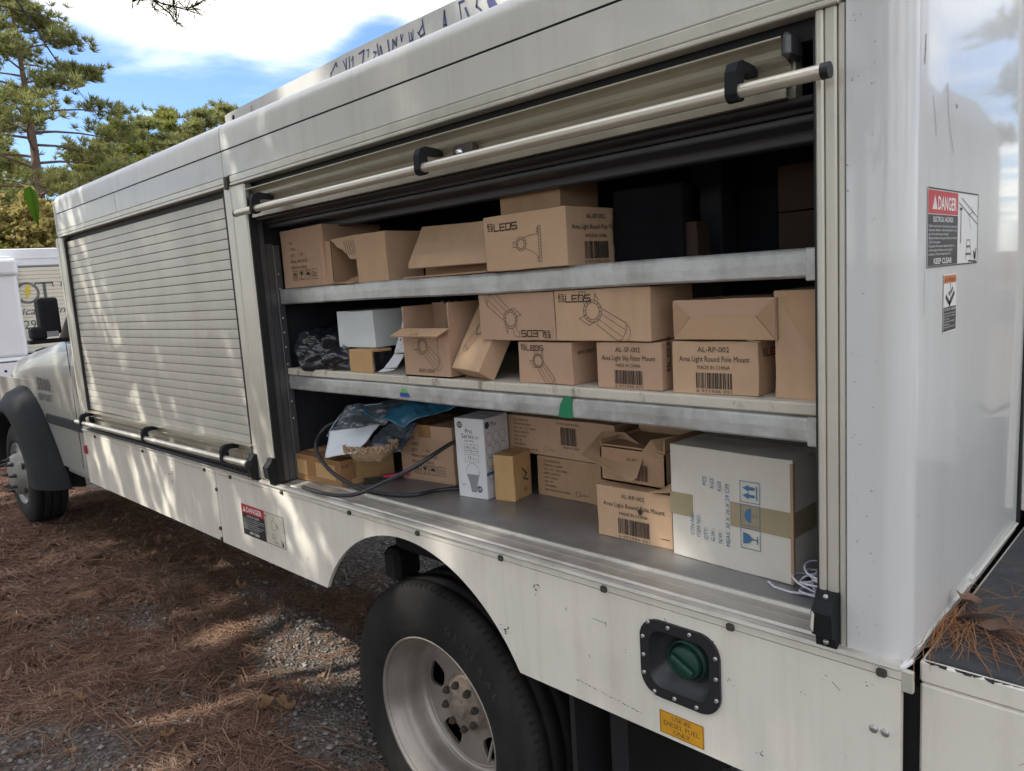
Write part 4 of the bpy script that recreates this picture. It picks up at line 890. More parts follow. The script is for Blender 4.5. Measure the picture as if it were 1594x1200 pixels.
def cushion(mb, q, n=8, amp=.004, seed=0, thick=.003, bulge=0.0):
    """rumpled sheet over a quad"""
    q = [Vector(p) for p in q]; N = (q[1] - q[0]).cross(q[3] - q[0]).normalized(); vs = []; n = n * 2
    for s in (0, 1):
        for j in range(n + 1):
            for i in range(n + 1):
                a, b = i / n, j / n
                p = q[0].lerp(q[1], a).lerp(q[3].lerp(q[2], a), b)
                p = p + N * (amp * noise.noise(p * 16 + Vector((seed, 0, 0))) * 2 + amp * .9 * (.4 - abs(noise.noise(p * 30 + Vector((seed, 3, 0))))) + amp * .35 * noise.noise(p * 90 + Vector((seed, 5, 0))) + bulge * math.sin(a * math.pi) * math.sin(b * math.pi) + s * thick)
                vs.append(p)
    m = (n + 1) ** 2; fs = []
    for j in range(n):
        for i in range(n):
            k = j * (n + 1) + i; fs += [(k, k + 1, k + n + 2, k + n + 1), (m + k + n + 1, m + k + n + 2, m + k + 1, m + k)]
    for i in range(n):
        for k0, st in ((0, 1), (n * (n + 1), 1), (0, n + 1), (n, n + 1)):
            k = k0 + i * st; fs.append((k, k + st, m + k + st, m + k))
    mb.add(vs, fs, True); return mb
def lump(mb, c, r, seed, amp=.35, nu=64, nv=34, fr=17):
    """crumpled bag: a flattened ball folded by noise, flat underneath"""
    c = Vector(c); vs = []
    for j in range(nv + 1):
        for i in range(nu):
            t = math.pi * j / nv; a = 2 * math.pi * i / nu
            d = Vector((math.sin(t) * math.cos(a), math.sin(t) * math.sin(a), math.cos(t)))
            p = Vector((d.x * r[0], d.y * r[1], d.z * r[2]))
            k = 1 + amp * (noise.noise(p * fr + Vector((seed, 0, 0)))) + amp * .7 * (.35 - abs(noise.noise(p * fr * 2.2 + Vector((0, seed, 0))))) + amp * .12 * (.3 - abs(noise.noise(p * fr * 5 + Vector((0, seed, 4)))))
            p = c + p * k; p.z = max(p.z, c.z - r[2] * .8); vs.append(p)
    mb.add(vs, [(j * nu + i, j * nu + (i + 1) % nu, (j + 1) * nu + (i + 1) % nu, (j + 1) * nu + i) for j in range(nv) for i in range(nu)], True); return mb
INKS = [INK, INKL]
S1, S2, FL = 1.7195, 1.4475, 1.0555
def mount_print(model, title, w, h, seed):
    P = Print(); P.text(model, w / 2, h * .80, .011, 0, 'C'); P.text(title, w / 2, h * .62, .0115, 0, 'C', width=w * .82); P.text('MADE IN CHINA', w / 2, h * .475, .008, 0, 'C', width=w * .38)
    P.cut('barcode'); P.barcode(w / 2 - w * .21, h * .11, w * .42, h * .30, 0, seed); P.cut('print'); P.text('6 971936 021', w / 2, h * .035, .006, 0, 'C', width=w * .42); return P
def carton_marks(w, h, meas, k=1.0):
    P = Print()
    for i, t in enumerate(('PO:', 'C/NO:', 'QTY:      1  PC', 'MEAS: ' + meas, 'MADE IN CHINA')): P.text(t, w * .22, h * (.74 - i * .105), h * .052, 0)
    P.cut('handling_symbols')
    for i, kd in enumerate(('up', 'cup', 'umbrella', 'two')):
        P.sub(icon(kd, h * .16), w * (.235 + i * .155), h * .13)
    return P

# ---- top shelf
o, F, G, w = carton('printed tan box at the left end of the top shelf beside the steel upright', (-2.352, .105), (-2.080, .100), S1, .192, .22, CARDS[3])
stamp(carton_marks(w, .192, '38X23.5CM'), F, o, INKS)
# torn open box lying on its side
mb = MB(); X0, X1, Y0, Y1, Z0, Z1 = -2.072, -1.912, .12, .36, S1, S1 + .140
mb.box(X0, X0 + .004, Y0, Y1, Z0, Z1); mb.box(X1 - .004, X1, Y0, Y1, Z0, Z1); mb.box(X0, X1, Y0, Y1, Z0, Z0 + .004); mb.box(X0, X1, Y0, Y1, Z1 - .004, Z1); mb.box(X0, X1, Y1 - .004, Y1, Z0, Z1)
o = obj('cardboard_box', mb, CARDS[2], None, label='torn box lying open towards us with a dark hollow inside, on the top shelf', cat='box', group='cardboard boxes in the open bay')
mb = MB(); panel(mb, [(-2.092, .095, S1 + .004), (-2.068, .118, S1 + .002), (-2.068, .118, S1 + .137), (-2.096, .098, S1 + .139)]); obj('flap', mb, CARDS[0], o)
torn = [(X0 + .012, Z1), (X1, Z1 + .004), (X1, Z1 - .060), (X1 - .012, Z1 - .068), (X1 - .045, Z1 - .066), (X1 - .062, Z1 - .050), (X1 - .085, Z1 - .034), (X1 - .11, Z1 - .026), (X1 - .125, Z1 - .012)]
mb = MB(); mb.plate(torn, [], .112, .116); tf = obj('flap', mb, CARDS[1], o, label='torn top flap with hatched print')
P = Print()
for i in range(5): P.line([(X1 - .070 + i * .012, Z1 - .012), (X1 - .058 + i * .012, Z1 - .054)], .0022)
P.stamp('print', (0, .112, 0), (1, 0, 0), (0, 0, 1), INKS, tf)
mb = MB(); cushion(mb, [(X0 + .03, .088, S1 + .001), (X1, .088, S1 + .004), (X1, .16, S1 + .026), (X0 + .05, .16, S1 + .012)], 8, .006, 4); obj('torn_scrap', mb, CARDS[2], o)
o, F, G, w = carton('plain tan box between the torn box and the folded-down flap', (-1.908, .100), (-1.757, .100), S1, .141, .135, CARDS[1])
# box with its big lid flap folded down
mb = MB(); mb.box(-1.672, -1.352, .170, .174, S1 + .006, S1 + .135); mb.box(-1.672, -1.352, .174, .40, S1, S1 + .006); mb.box(-1.672, -1.668, .174, .40, S1, S1 + .14); mb.box(-1.356, -1.352, .174, .40, S1, S1 + .14); mb.box(-1.672, -1.352, .396, .40, S1, S1 + .14)
mb.box(-1.68, -1.345, .096, .172, S1 + .0005, S1 + .005)
o = obj('cardboard_box', mb, CARDS[2], None, label='top-shelf box with its wide lid flap folded down towards us', cat='box', group='cardboard boxes in the open bay')
q = [(-1.649, .085, 1.747), (-1.333, .085, 1.744), (-1.389, .150, 1.850), (-1.666, .165, 1.862)]
mb = MB(); qq = [Vector(p) for p in q]; c1 = [qq[0].lerp(qq[3], .10), qq[0].lerp(qq[1], .03)]
U = (qq[1] - qq[0]).normalized(); Nn = (qq[1] - qq[0]).cross(qq[3] - qq[0]).normalized() * .0035
pts = [c1[1], qq[1], qq[2], qq[3], c1[0]]; vs = pts + [p - Nn for p in pts]; n = 5
mb.add(vs, [(0, 1, 2, 3, 4), (9, 8, 7, 6, 5)] + [(i, i + n, (i + 1) % n + n, (i + 1) % n) for i in range(n)]); obj('flap', mb, CARDS[1], o)
# printed LEDS box with box on top
o, F, G, w = carton('box with LEDS logo, pole lamp drawing and barcode side, overhanging the top shelf edge', (-1.318, .070), (-1.062, .070), S1, .129, .21, CARDS[1])
P = Print(); P.sub(leds_logo(.019), .014, .094); P.cut(); P.sub(pole_drawing(.105), .150, .058); stamp(P, F, o, INKS)
stamp(mount_print('AL-RP-002', 'Area Light Round Pole Mount', .21, .129, 5), G, o, INKS)
carton('plain tan box resting on top of the overhanging LEDS box', (-1.387, .20), (-1.184, .20), S1 + .131, .090, .15, CARDS[0])
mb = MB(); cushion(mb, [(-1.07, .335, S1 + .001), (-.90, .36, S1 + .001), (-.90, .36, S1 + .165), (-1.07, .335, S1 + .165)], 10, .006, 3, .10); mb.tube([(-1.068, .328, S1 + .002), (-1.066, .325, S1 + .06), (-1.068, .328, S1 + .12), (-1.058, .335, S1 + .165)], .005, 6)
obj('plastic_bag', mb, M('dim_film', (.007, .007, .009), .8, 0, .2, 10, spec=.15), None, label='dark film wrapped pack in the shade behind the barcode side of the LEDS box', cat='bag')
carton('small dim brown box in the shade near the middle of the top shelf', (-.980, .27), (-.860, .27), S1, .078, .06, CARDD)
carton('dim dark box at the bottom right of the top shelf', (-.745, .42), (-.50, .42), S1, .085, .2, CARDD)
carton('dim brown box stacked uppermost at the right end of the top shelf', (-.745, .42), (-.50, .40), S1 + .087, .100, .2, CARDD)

# ---- middle shelf
mb = MB(); lump(mb, (-2.235, .215, S2 + .055), (.125, .14, .075), 5, .4); obj('plastic_bag', mb, BLACKBAG, None, label='crumpled black plastic bag at the left end of the middle shelf', cat='bag')
mb = MB(); lump(mb, (-2.05, .19, S2 + .035), (.115, .10, .045), 9, .4); obj('plastic_bag', mb, BLACKBAG, None, label='flat crumpled black plastic bag under the white box on the middle shelf', cat='bag')
mb = MB(); cushion(mb, [(-2.33, .13, S2 + .075), (-2.20, .12, S2 + .045), (-2.20, .22, S2 + .115), (-2.33, .26, S2 + .135)], 8, .008, 8); obj('plastic_bag', mb, M('grey_film', (.03, .033, .042), .25, 0, .2, 10, coat=.6), None, label='folded dark grey film pouch lying on the leftmost black bag', cat='bag')
o, F, G, w = carton('small tan box with a dark open end under the white box', (-1.992, .100), (-1.862, .092), S2, .070, .075, CARDO)
mb = MB(); cushion(mb, [G.O + Vector((.002, .004, .004)), G.O + G.U * .072 + Vector((.002, 0, .004)), G.O + G.U * .072 + Vector((.002, 0, .062)), G.O + Vector((.002, .004, .064))], 6, .004, 2); obj('open_end', mb, BLACKBAG, o)
o, F, G, w = carton('plain white box sitting on the small tan box and black bags', (-2.090, .130), (-1.890, .130), S2 + .0725, .114, .14, FOAMW)
mb = MB()
pts = [(-1.726, .125, 1.622), (-1.745, .122, 1.565), (-1.765, .112, 1.505), (-1.800, .100, 1.462), (-1.822, .092, 1.4505)]
for (x, y, z), (x2, y2, z2), wa, wb in zip(pts[:-1], pts[1:], (.012, .02, .03, .036), (.02, .03, .036, .03)): cushion(mb, [(x2 - wb * .3, y2, z2), (x2 + wb, y2 + .01, z2 + .004), (x + wa, y + .01, z), (x - wa * .3, y, z)], 5, .003, 6, .002)
o = obj('plastic_bag', mb, M('white_film', (.55, .56, .58), .3, 0, .08, coat=.4), None, label='strip of white plastic film draped left of the open box', cat='bag')
P = Print(); P.disc(0, 0, .004, 0); P.disc(.001, -.014, .002, 0); P.disc(.001, -.022, .002, 0); P.stamp('print', (-1.738, .1135, 1.548), (1, 0, 0), (0, 0, 1), [RED], o, lift=.002)
# open box with tab flap
mb = MB(); X0, X1, Y0, Y1 = -1.699, -1.502, .091, .21
mb.box(X0, X0 + .004, Y0 + .004, Y1, S2, S2 + .196); mb.box(X1 - .004, X1, Y0 + .004, Y1, S2, S2 + .202); mb.box(X0, X1, Y1 - .004, Y1, S2, S2 + .20); mb.box(X0, X1, Y0, Y1, S2, S2 + .004); mb.box(X0, X1, Y0, Y0 + .004, S2, S2 + .128)
o = obj('cardboard_box', mb, CARDS[3], None, label='upright open box with lamp drawing marked 80W-300W and a folded front tab', cat='box', group='cardboard boxes in the open bay')
mb = MB(); panel(mb, [(X0 - .006, Y0 - .040, S2 + .114), (X1 - .002, Y0 - .040, S2 + .114), (X1 + .004, Y0 + .001, S2 + .132), (X0 - .002, Y0 + .001, S2 + .132)]); mb.box(-1.62, -1.59, Y0 - .038, Y0 - .030, S2 + .1195, S2 + .124); obj('flap', mb, CARDS[0], o)
P = Print(); P.sub(lamp_drawing(.105), .085, .085, 1.0, math.radians(-38)); P.cut('print'); P.text('80W-300W', .098, .012, .012, 0, 'C', width=.07); P.cut('drawing'); P.frame(.045, .075, .075, .095, .001)
P.line([(.06, .12), (.15, .12), (.15, .035)], .0009)
P.stamp('print', (X0, Y0, S2), (1, 0, 0), (0, 0, 1), INKS, o)
mb = MB(); mb.lathe([(0, -.03), (.016, -.03), (.018, 0), (.014, .03), (.006, .045)], (-1.565, .165, S2 + .14), 14, axis='z')
for k in (-1, 0, 1): mb.tube([(-1.565, .165, S2 + .18), (-1.565 + k * .012, .16, S2 + .195), (-1.565 + k * .03, .155, S2 + .205)], .003, 5)
obj('lamp_neck', mb, UPR, None, label='grey lamp neck with short leads standing in the open box', cat='lamp part')
# leaning box
V = Vector((.12, .50, .86)).normalized(); U = Vector((.97, -.16, .0)); U = (U - V * U.dot(V)).normalized()
o, F, G, w = carton('box leaning over to the right with a lamp drawing, beside the open box', None, None, 0, .185, .055, CARDS[1], frame=(Vector((-1.494, .086, 1.478)), U, V, .130))
P = Print(); P.sub(lamp_drawing(.080), .060, .115, 1.0, math.radians(-118)); P.cut('print'); P.text('80W', .122, .095, .012, 0, rot=math.radians(90)); stamp(P, F, o, INKS)
o, F, G, w = carton('box with upside-down LEDS logo and lamp drawing under the top shelf', (-1.386, .100), (-1.1345, .100), S2 + .1035, .114, .17, CARDS[3])
P = Print(); P.sub(leds_logo(.018), .236, .024, 1.0, math.pi); P.cut(); P.sub(lamp_drawing(.115), .110, .052, 1.0, math.radians(143)); stamp(P, F, o, INKS)
o, F, G, w = carton('box with upright LEDS logo beside the upside-down one under the top shelf', (-1.132, .099), (-.872, .100), S2 + .1040, .114, .17, CARDS[1])
P = Print(); P.sub(leds_logo(.018), .014, .088); P.cut(); P.sub(lamp_drawing(.125), .110, .066, 1.0, math.radians(-30)); stamp(P, F, o, INKS)
o, F, G, w = carton('box with LEDS logo half in shade under the upside-down box', (-1.262, .105), (-1.092, .104), S2, .100, .11, CARDS[3])
P = Print(); P.sub(leds_logo(.014), .012, .080); P.cut(); P.sub(lamp_drawing(.085), .065, .055, 1.0, math.radians(-52)); stamp(P, F, o, INKS)
P = Print(); P.text('80W-300W', .02, .07, .009); stamp(P, G, o, INKS)
o, F, G, w = carton('barcoded box reading Area Light Slip Fitter Mount on the middle shelf', (-1.021, .104), (-.852, .104), S2, .101, .16, CARDS[3])
stamp(mount_print('AL-SF-002', 'Area Light Slip Fitter Mount', w, .101, 8), F, o, INKS)
P = Print(); P.sub(leds_logo(.014), .03, .04, 1.0, math.radians(90)); stamp(P, G, o, INKS)
o, F, G, w = carton('barcoded box reading Area Light Round Pole Mount on the middle shelf', (-.826, .103), (-.646, .112), S2, .105, .16, CARDS[1])
stamp(mount_print('AL-RP-002', 'Area Light Round Pole Mount', w, .105, 13), F, o, INKS)
P = Print(); P.sub(leds_logo(.016), .02, .074); stamp(P, G, o, INKS)
mb = MB(); cushion(mb, [(-.665, .108, S2 + .104), (-.642, .112, S2 + .100), (-.640, .13, S2 + .106), (-.66, .13, S2 + .107)], 5, .003, 1); obj('torn_corner', mb, CARDS[0], o)
o, F, G, w = carton('flat box with folded envelope-style flaps lying on the Round Pole Mount box', (-.821, .104), (-.606, .106), S2 + .1085, .078, .2, CARDS[3])
mb = MB(); h = .078
def fp(u, v, k): return F.O + F.U * u + F.V * v - F.U.cross(Vector((0, 0, 1))) * 0 + F.U.cross(F.V) * k
panel(mb, [fp(.002, .001, .0012), fp(.212, .001, .0012), fp(.176, .046, .0035), fp(.040, .044, .0035)], .0012); obj('flap', mb, CARDS[0], o)
mb = MB(); panel(mb, [fp(.002, .077, .0012), fp(.002, .003, .0012), fp(.038, .044, .003), fp(.002, .0765, .003)], .001); obj('flap', mb, CARDS[2], o); mb = MB(); panel(mb, [fp(.213, .077, .0012), fp(.213, .003, .0012), fp(.178, .046, .003), fp(.213, .0765, .003)], .001); obj('flap', mb, CARDS[2], o)
o, F, G, w = carton('tall plain box at the right end of the middle shelf', (-.614, .114), (-.498, .118), S2, .198, .2, CARDS[1])
mb = MB(); panel(mb, [fp2 for fp2 in (F.O + F.U * .006 + F.V * .197 + F.U.cross(F.V) * .0012, F.O + F.U * .070 + F.V * .085 + F.U.cross(F.V) * .004, F.O + F.U * .114 + F.V * .085 + F.U.cross(F.V) * .004, F.O + F.U * .114 + F.V * .197 + F.U.cross(F.V) * .0012)], .001); obj('flap', mb, CARDS[0], o)

# ---- bay floor
o, F, G, w = carton('low wide tan box with brown tape under the paper and basket', (-2.386, .083), (-2.100, .096), FL, .088, .225, CARDO)
mb = MB(); M4 = Matrix(((F.U.x, G.U.x, 0, F.O.x), (F.U.y, G.U.y, 0, F.O.y), (0, 0, 1, FL), (0, 0, 0, 1)))
mb.box(-.001, w + .001, -.001, .05, .0715, .0895, .0005, M4); obj('tape', mb, TAPEB, o); mb = MB(); mb.box(-.001, w + .0012, -.0012, .04, -.0002, .020, .0005, M4); obj('tape', mb, TAPEB, o); mb = MB(); mb.box(w - .03, w + .0014, -.0014, .06, .02, .0715, .0004, M4); obj('tape', mb, TAPEB, o); mb = MB(); mb.box(.09, .14, -.0014, .2, .02, .0900, .0004, M4); obj('tape', mb, TAPEB, o)
P = Print(); P.text('FLIR', .004, .062, .012, 0); stamp(P, G, o, INKS)
o, F, G, w = carton('tan box with shipping marks standing behind the black hose loop', (-2.022, .288), (-1.785, .318), FL, .190, .2, CARDS[3])
stamp(carton_marks(w, .19, 'U60X23.5CM'), F, o, INKS)
mb = MB(); M4 = Matrix(((F.U.x, G.U.x, 0, F.O.x), (F.U.y, G.U.y, 0, F.O.y), (0, 0, 1, FL), (0, 0, 0, 1))); mb.box(.09, .145, -.0012, .2, .150, .1912, .0004, M4); obj('tape', mb, TAPEB, o)
# light bulb carton
o, F, G, w = carton('tall white bulb carton reading Pro Series, standing on the bay floor', (-1.688, .248), (-1.578, .264), FL, .244, .12, BULBW, 'bulb_carton', amp=.0004)
P = Print(); k = w / .11
def ge(P, x, y, r): P.disc(x, y, r, 0, 24); P.ring(x, y, r * .82, r * .06, 2); P.text('GE', x, y - r * .36, r * .8, 2, 'C', bold=.01, italic=.2)
ge(P, .020, .2235, .0105); P.text('Pro', .054, .199, .014, 0, 'C'); P.text('Series', .048, .1835, .014, 0, 'C'); P.text('LED', .074, .1835, .008, 3); P.text('Soft White', .054, .173, .006, 0, 'C')
P.frame(.034, .146, .058, .166, .0007); P.frame(.0585, .146, .086, .166, .0007); P.text('60', .039, .152, .009); P.text('w', .0505, .152, .005); P.text('10', .066, .152, .009); P.text('w', .0775, .152, .005); P.frame(.034, .139, .058, .1455, .0006); P.frame(.0585, .139, .086, .1455, .0006)
P.frame(.034, .112, .086, .134, .0007); P.text('13', .046, .1185, .0115, 0); P.text('.7', .0605, .1185, .008); P.text('yrs', .0695, .1185, .006)
bul = [(.0605 + .0245 * math.cos(t), .083 + .0245 * math.sin(t)) for t in [math.radians(-25 + i * 230 / 24) for i in range(25)]]
P.line(bul, .0009); P.poly([(.0365, .0735), (.0845, .0735), (.076, .046), (.070, .020), (.051, .020), (.046, .046)], 3); P.line([(.052, .020), (.069, .020)], .002, 0)
ge(P, .082, .030, .0105); P.text('A19', .016, .036, .006)
stamp(P, F, o, [INK, INKL, BULBW, INKG], lift=.0008)
P = Print(); ge(P, .016, .2235, .0105); P.text('Pro', .034, .2175, .014)
for r_ in range(4):
    for c_ in range(3): P.ring(.022 + c_ * .034, .185 - r_ * .037, .0155, .0009, 0, 14); P.line([(.014 + c_ * .034, .170 - r_ * .037), (.014 + c_ * .034, .162 - r_ * .037), (.030 + c_ * .034, .162 - r_ * .037), (.030 + c_ * .034, .170 - r_ * .037)], .0008)
P.cut('blue_stripe'); P.rect(.001, .072, .118, .082, 1); stamp(P, G, o, [INK, INKB], lift=.0008)
o, F, G, w = carton('small plain brown box beside the white bulb carton', (-1.561, .278), (-1.493, .293), FL, .137, .10, CARDO)
P = Print(); P.line([(.045, .09), (.07, .07), (.05, .06), (.075, .05)], .004); P.cut('print'); P.text('AL', .05, .02, .012); stamp(P, G, o, INKS)
# two long printed boxes behind
def spec_print(w, h, bar):
    P = Print()
    for i, t in enumerate(('US WAREHOUSE', 'ITEM NO: AL-300W', 'QTY: 1 PC   CCT: 5000K', 'INPUT: 120-277V', 'G.W.: 5.2 KGS', 'CRI > 70', 'LIFE 50000 H', 'SIZE: 380 X 310 X 120 MM')):
        P.text(t, .028, h - .016 - i * .0125, .0062, 0)
    P.ring(.155, .022, .008, .001); P.text('c UL us', .166, .018, .006)
    if bar: P.cut('barcode'); P.barcode(.215, .040, .058, .052, 0, 21); P.cut('print'); P.text('S/N 300W-5000K-BRONZE', .200, .099, .006, 0, width=.085); P.cut('print'); P.text('MADE IN CHINA', .222, .030, .006)
    return P
o, F, G, w = carton('long printed box lying lowest behind the small brown box', (-1.494, .396), (-1.110, .396), FL, .120, .2, CARDS[2])
stamp(spec_print(w, .12, False), F, o, INKS)
o, F, G, w = carton('long printed box with barcode stacked on the lowest printed box', (-1.607, .392), (-1.200, .396), FL + .1225, .114, .2, CARDS[3])
stamp(spec_print(w, .114, True), F, o, INKS)
# AL-RP box with open box on top
o, F, G, w = carton('barcoded Area Light Round Pole Mount box standing on the bay floor', (-1.125, .212), (-.914, .218), FL, .129, .2, CARDS[1])
P = mount_print('AL-RP-002', 'Area Light Round Pole Mount', w, .129, 5); P.cut('scuff'); P.poly([(.118, .078), (.126, .086), (.133, .080), (.136, .088), (.130, .073), (.124, .068)], 0); P.cut('scuff'); P.line([(w - .03, .022), (w - .008, .022)], .0016); stamp(P, F, o, INKS)
mb = MB(); cushion(mb, [(-.965, .205, FL + .128), (-.910, .212, FL + .135), (-.905, .235, FL + .160), (-.950, .235, FL + .136)], 6, .006, 12); obj('torn_corner', mb, CARDS[2], o)
mb = MB(); X0, X1, Y0, Y1, Z0 = -1.135, -.945, .245, .42, FL + .1315
mb.box(X0, X0 + .004, Y0, Y1, Z0, Z0 + .10); mb.box(X1 - .004, X1, Y0, Y1, Z0, Z0 + .118); mb.box(X0, X1, Y1 - .004, Y1, Z0, Z0 + .11); mb.box(X0, X1, Y0, Y1, Z0, Z0 + .004); mb.box(X0, X1, Y0, Y0 + .004, Z0, Z0 + .085); mb.box(X0, X1, Y0 + .004, Y1, Z0 + .088, Z0 + .092)
o = obj('cardboard_box', mb, CARDS[2], None, label='open box with a torn flap hanging over its barcode', cat='box', group='cardboard boxes in the open bay')
P = Print(); P.barcode(.07, .012, .07, .04, 0, 33); P.cut('print'); P.text('AL-RP-002', .105, .058, .008, 0, 'C'); P.stamp('print', (X0, Y0, Z0), (1, 0, 0), (0, 0, 1), INKS, o)
mb = MB(); panel(mb, [(-1.185, .235, 1.250), (-1.004, .195, 1.212), (-.992, .205, 1.224), (-1.015, .268, 1.273)]); 
mb = MB(); q = [Vector(p) for p in [(-1.188, .235, 1.247), (-1.030, .198, 1.214), (-1.008, .196, 1.213), (-.998, .204, 1.222), (-1.014, .268, 1.275), (-1.125, .335, 1.292), (-1.192, .33, 1.288)]]
nn = Vector((.1, -.6, .8)).normalized() * .0035; k = len(q); mb.add(q + [p - nn for p in q], [tuple(range(k)), tuple(range(2 * k - 1, k - 1, -1))] + [(i, i + k, (i + 1) % k + k, (i + 1) % k) for i in range(k)]); obj('flap', mb, CARDS[0], o)
mb = MB(); panel(mb, [(-1.008, .246, Z0 + .085), (-.948, .246, Z0 + .070), (-.946, .30, Z0 + .118), (-.992, .262, Z0 + .112)]); obj('flap', mb, CARDS[2], o)
# big white carton
o, F, G, w = carton('big white carton with blue shipping marks and tan tape', (-.903, .201), (-.615, .184), FL, .256, .24, CARDW, 'white_carton', amp=.002)
P = Print(); q = math.radians(90)
for x, y, t in ((.060, .058, 'CTN NO:'), (.076, .056, 'ITEM NO:'), (.094, .054, 'QTY:'), (.112, .054, 'G.W.:'), (.130, .053, 'N.W.:'), (.149, .050, 'MEAS: 30 X 26 X 29 CM'), (0, 0, ''), (.094, .176, 'PCS'), (.112, .172, 'KGS'), (.130, .168, 'KGS')):
    if not t: P.cut('print'); continue
    P.text(t, x, y, .0098, 0, rot=q, cond=.92, italic=.1, width=.137 if t[0] == 'M' else None)
P.cut('handling_symbols')
for y, kd in ((.156, 'up'), (.106, 'umbrella'), (.056, 'cup')): P.sub(icon(kd, .044, 0, .0013), .219, y, 1.0, q)
stamp(P, F, o, [INKB], lift=.0030)
M4 = Matrix(((F.U.x, G.U.x, 0, F.O.x), (F.U.y, G.U.y, 0, F.O.y), (0, 0, 1, FL), (0, 0, 0, 1)))
mb = MB(); mb.box(-.0022, .056, -.0024, .10, .098, .148, .0004, M4); obj('tape', mb, TAPE, o); mb = MB(); mb.box(.150, w + .0022, -.0024, .20, .098, .150, .0004, M4); obj('tape', mb, TAPE, o)
mb = MB(); mb.box(w - .004, w + .0026, -.0028, .004, .004, .25, .0005, M4); obj('worn_edge', mb, CARDS[2], o)
# white cable coil
mb = MB(); R = random.Random(4)
for k in range(9):
    c = Vector((-.545 + R.uniform(-.02, .03), .19 + R.uniform(-.03, .04), FL + .006 + k * .005)); r0 = R.uniform(.03, .055); ax = R.uniform(-.35, .35); pts = []
    for i in range(25):
        a = 2 * math.pi * i / 24; pts.append(c + Vector((r0 * math.cos(a), r0 * .9 * math.sin(a), abs(.25 * r0 * math.sin(a + k)) + ax * r0 * .2)))
    mb.tube(pts, .0024, 6, caps=False)
mb.tube([(-.660, .168, FL + .004), (-.640, .150, FL + .004), (-.605, .145, FL + .004), (-.57, .15, FL + .006), (-.545, .165, FL + .01)], .0024, 6)
mb.tube([(-.612, .20, FL + .004), (-.59, .19, FL + .012), (-.56, .20, FL + .022), (-.53, .23, FL + .05)], .0024, 6)
obj('white_cable', mb, CABLEW, None, label='tangle of thin white cable at the foot of the big white carton', cat='cable')
# black hose loop
def smooth(pts, n=6):
    P = [Vector(p) for p in pts]; out = []
    for i in range(len(P) - 1):
        p0, p1, p2, p3 = P[max(i - 1, 0)], P[i], P[i + 1], P[min(i + 2, len(P) - 1)]
        for k in range(n):
            t = k / n; out.append(.5 * ((2 * p1) + (p2 - p0) * t + (2 * p0 - 5 * p1 + 4 * p2 - p3) * t * t + (3 * p1 - p0 - 3 * p2 + p3) * t ** 3))
    return out + [P[-1]]
mb = MB(); mb.tube(smooth([(-1.66, .34, 1.245), (-1.697, .25, 1.223), (-1.718, .17, 1.191), (-1.751, .12, 1.161), (-1.816, .07, 1.124), (-1.922, .045, 1.078), (-1.985, .020, 1.067), (-2.07, .003, 1.066), (-2.20, .010, 1.064)]), .0065, 10)
mb.tube(smooth([(-2.15, .22, 1.27), (-2.215, .15, 1.252), (-2.232, .115, 1.225), (-2.205, .075, 1.190), (-2.165, .066, 1.150), (-2.095, .070, 1.108), (-1.995, .090, 1.072), (-1.931, .110, 1.063), (-1.843, .132, 1.063), (-1.795, .170, 1.063), (-1.775, .235, 1.063), (-1.72, .30, 1.063), (-1.66, .36, 1.063)]), .0065, 10)
obj('black_hose', mb, CABLEB, None, label='thick black hose looping across the bay floor to the bulb carton', cat='hose')
# paper, bags and jute basket on the low tan box
T0 = FL + .0895
mb = MB(); cushion(mb, [(-2.150, .072, T0 + .012), (-1.995, .092, T0 + .042), (-2.02, .215, T0 + .110), (-2.185, .120, T0 + .090)], 10, .0035, 3, .0015); obj('paper_sheet', mb, PAPER, None, label='crumpled white paper sheets on the low tan box', cat='paper')
mb = MB(); cushion(mb, [(-2.20, .125, T0 + .075), (-2.02, .230, T0 + .105), (-1.985, .36, T0 + .185), (-2.165, .19, T0 + .165)], 12, .012, 7, .002, .02); cb = obj('clear_bag', mb, CLEARBAG, None, label='smoky clear plastic bag rising behind the white paper', cat='bag')
mb = MB(); mb.tube(smooth([(-2.200, .118, T0 + .07), (-2.185, .145, T0 + .115), (-2.165, .175, T0 + .150), (-2.12, .21, T0 + .165), (-2.06, .27, T0 + .170)]), .0022, 6); obj('bag_edge', mb, M('bag_edge_plastic', (.30, .40, .48), .3, 0, .1), cb)  # bright rim of the film edge put into a paler colour
mb = MB(); cushion(mb, [(-2.155, .185, T0 + .150), (-1.95, .26, T0 + .10), (-1.80, .42, T0 + .17), (-2.075, .33, T0 + .175)], 14, .010, 21, .002, .012); obj('blue_bag', mb, BLUEBAG, None, label='dark blue plastic sheet spread over the clear bag', cat='bag')
mb = MB(); cushion(mb, [(-2.02, .14, T0 + .03), (-1.90, .20, T0 + .03), (-1.93, .30, T0 + .11), (-2.03, .25, T0 + .10)], 10, .012, 15, .002); obj('clear_bag', mb, CLEARBAG, None, label='small crushed clear bag between the paper and the jute basket', cat='bag')
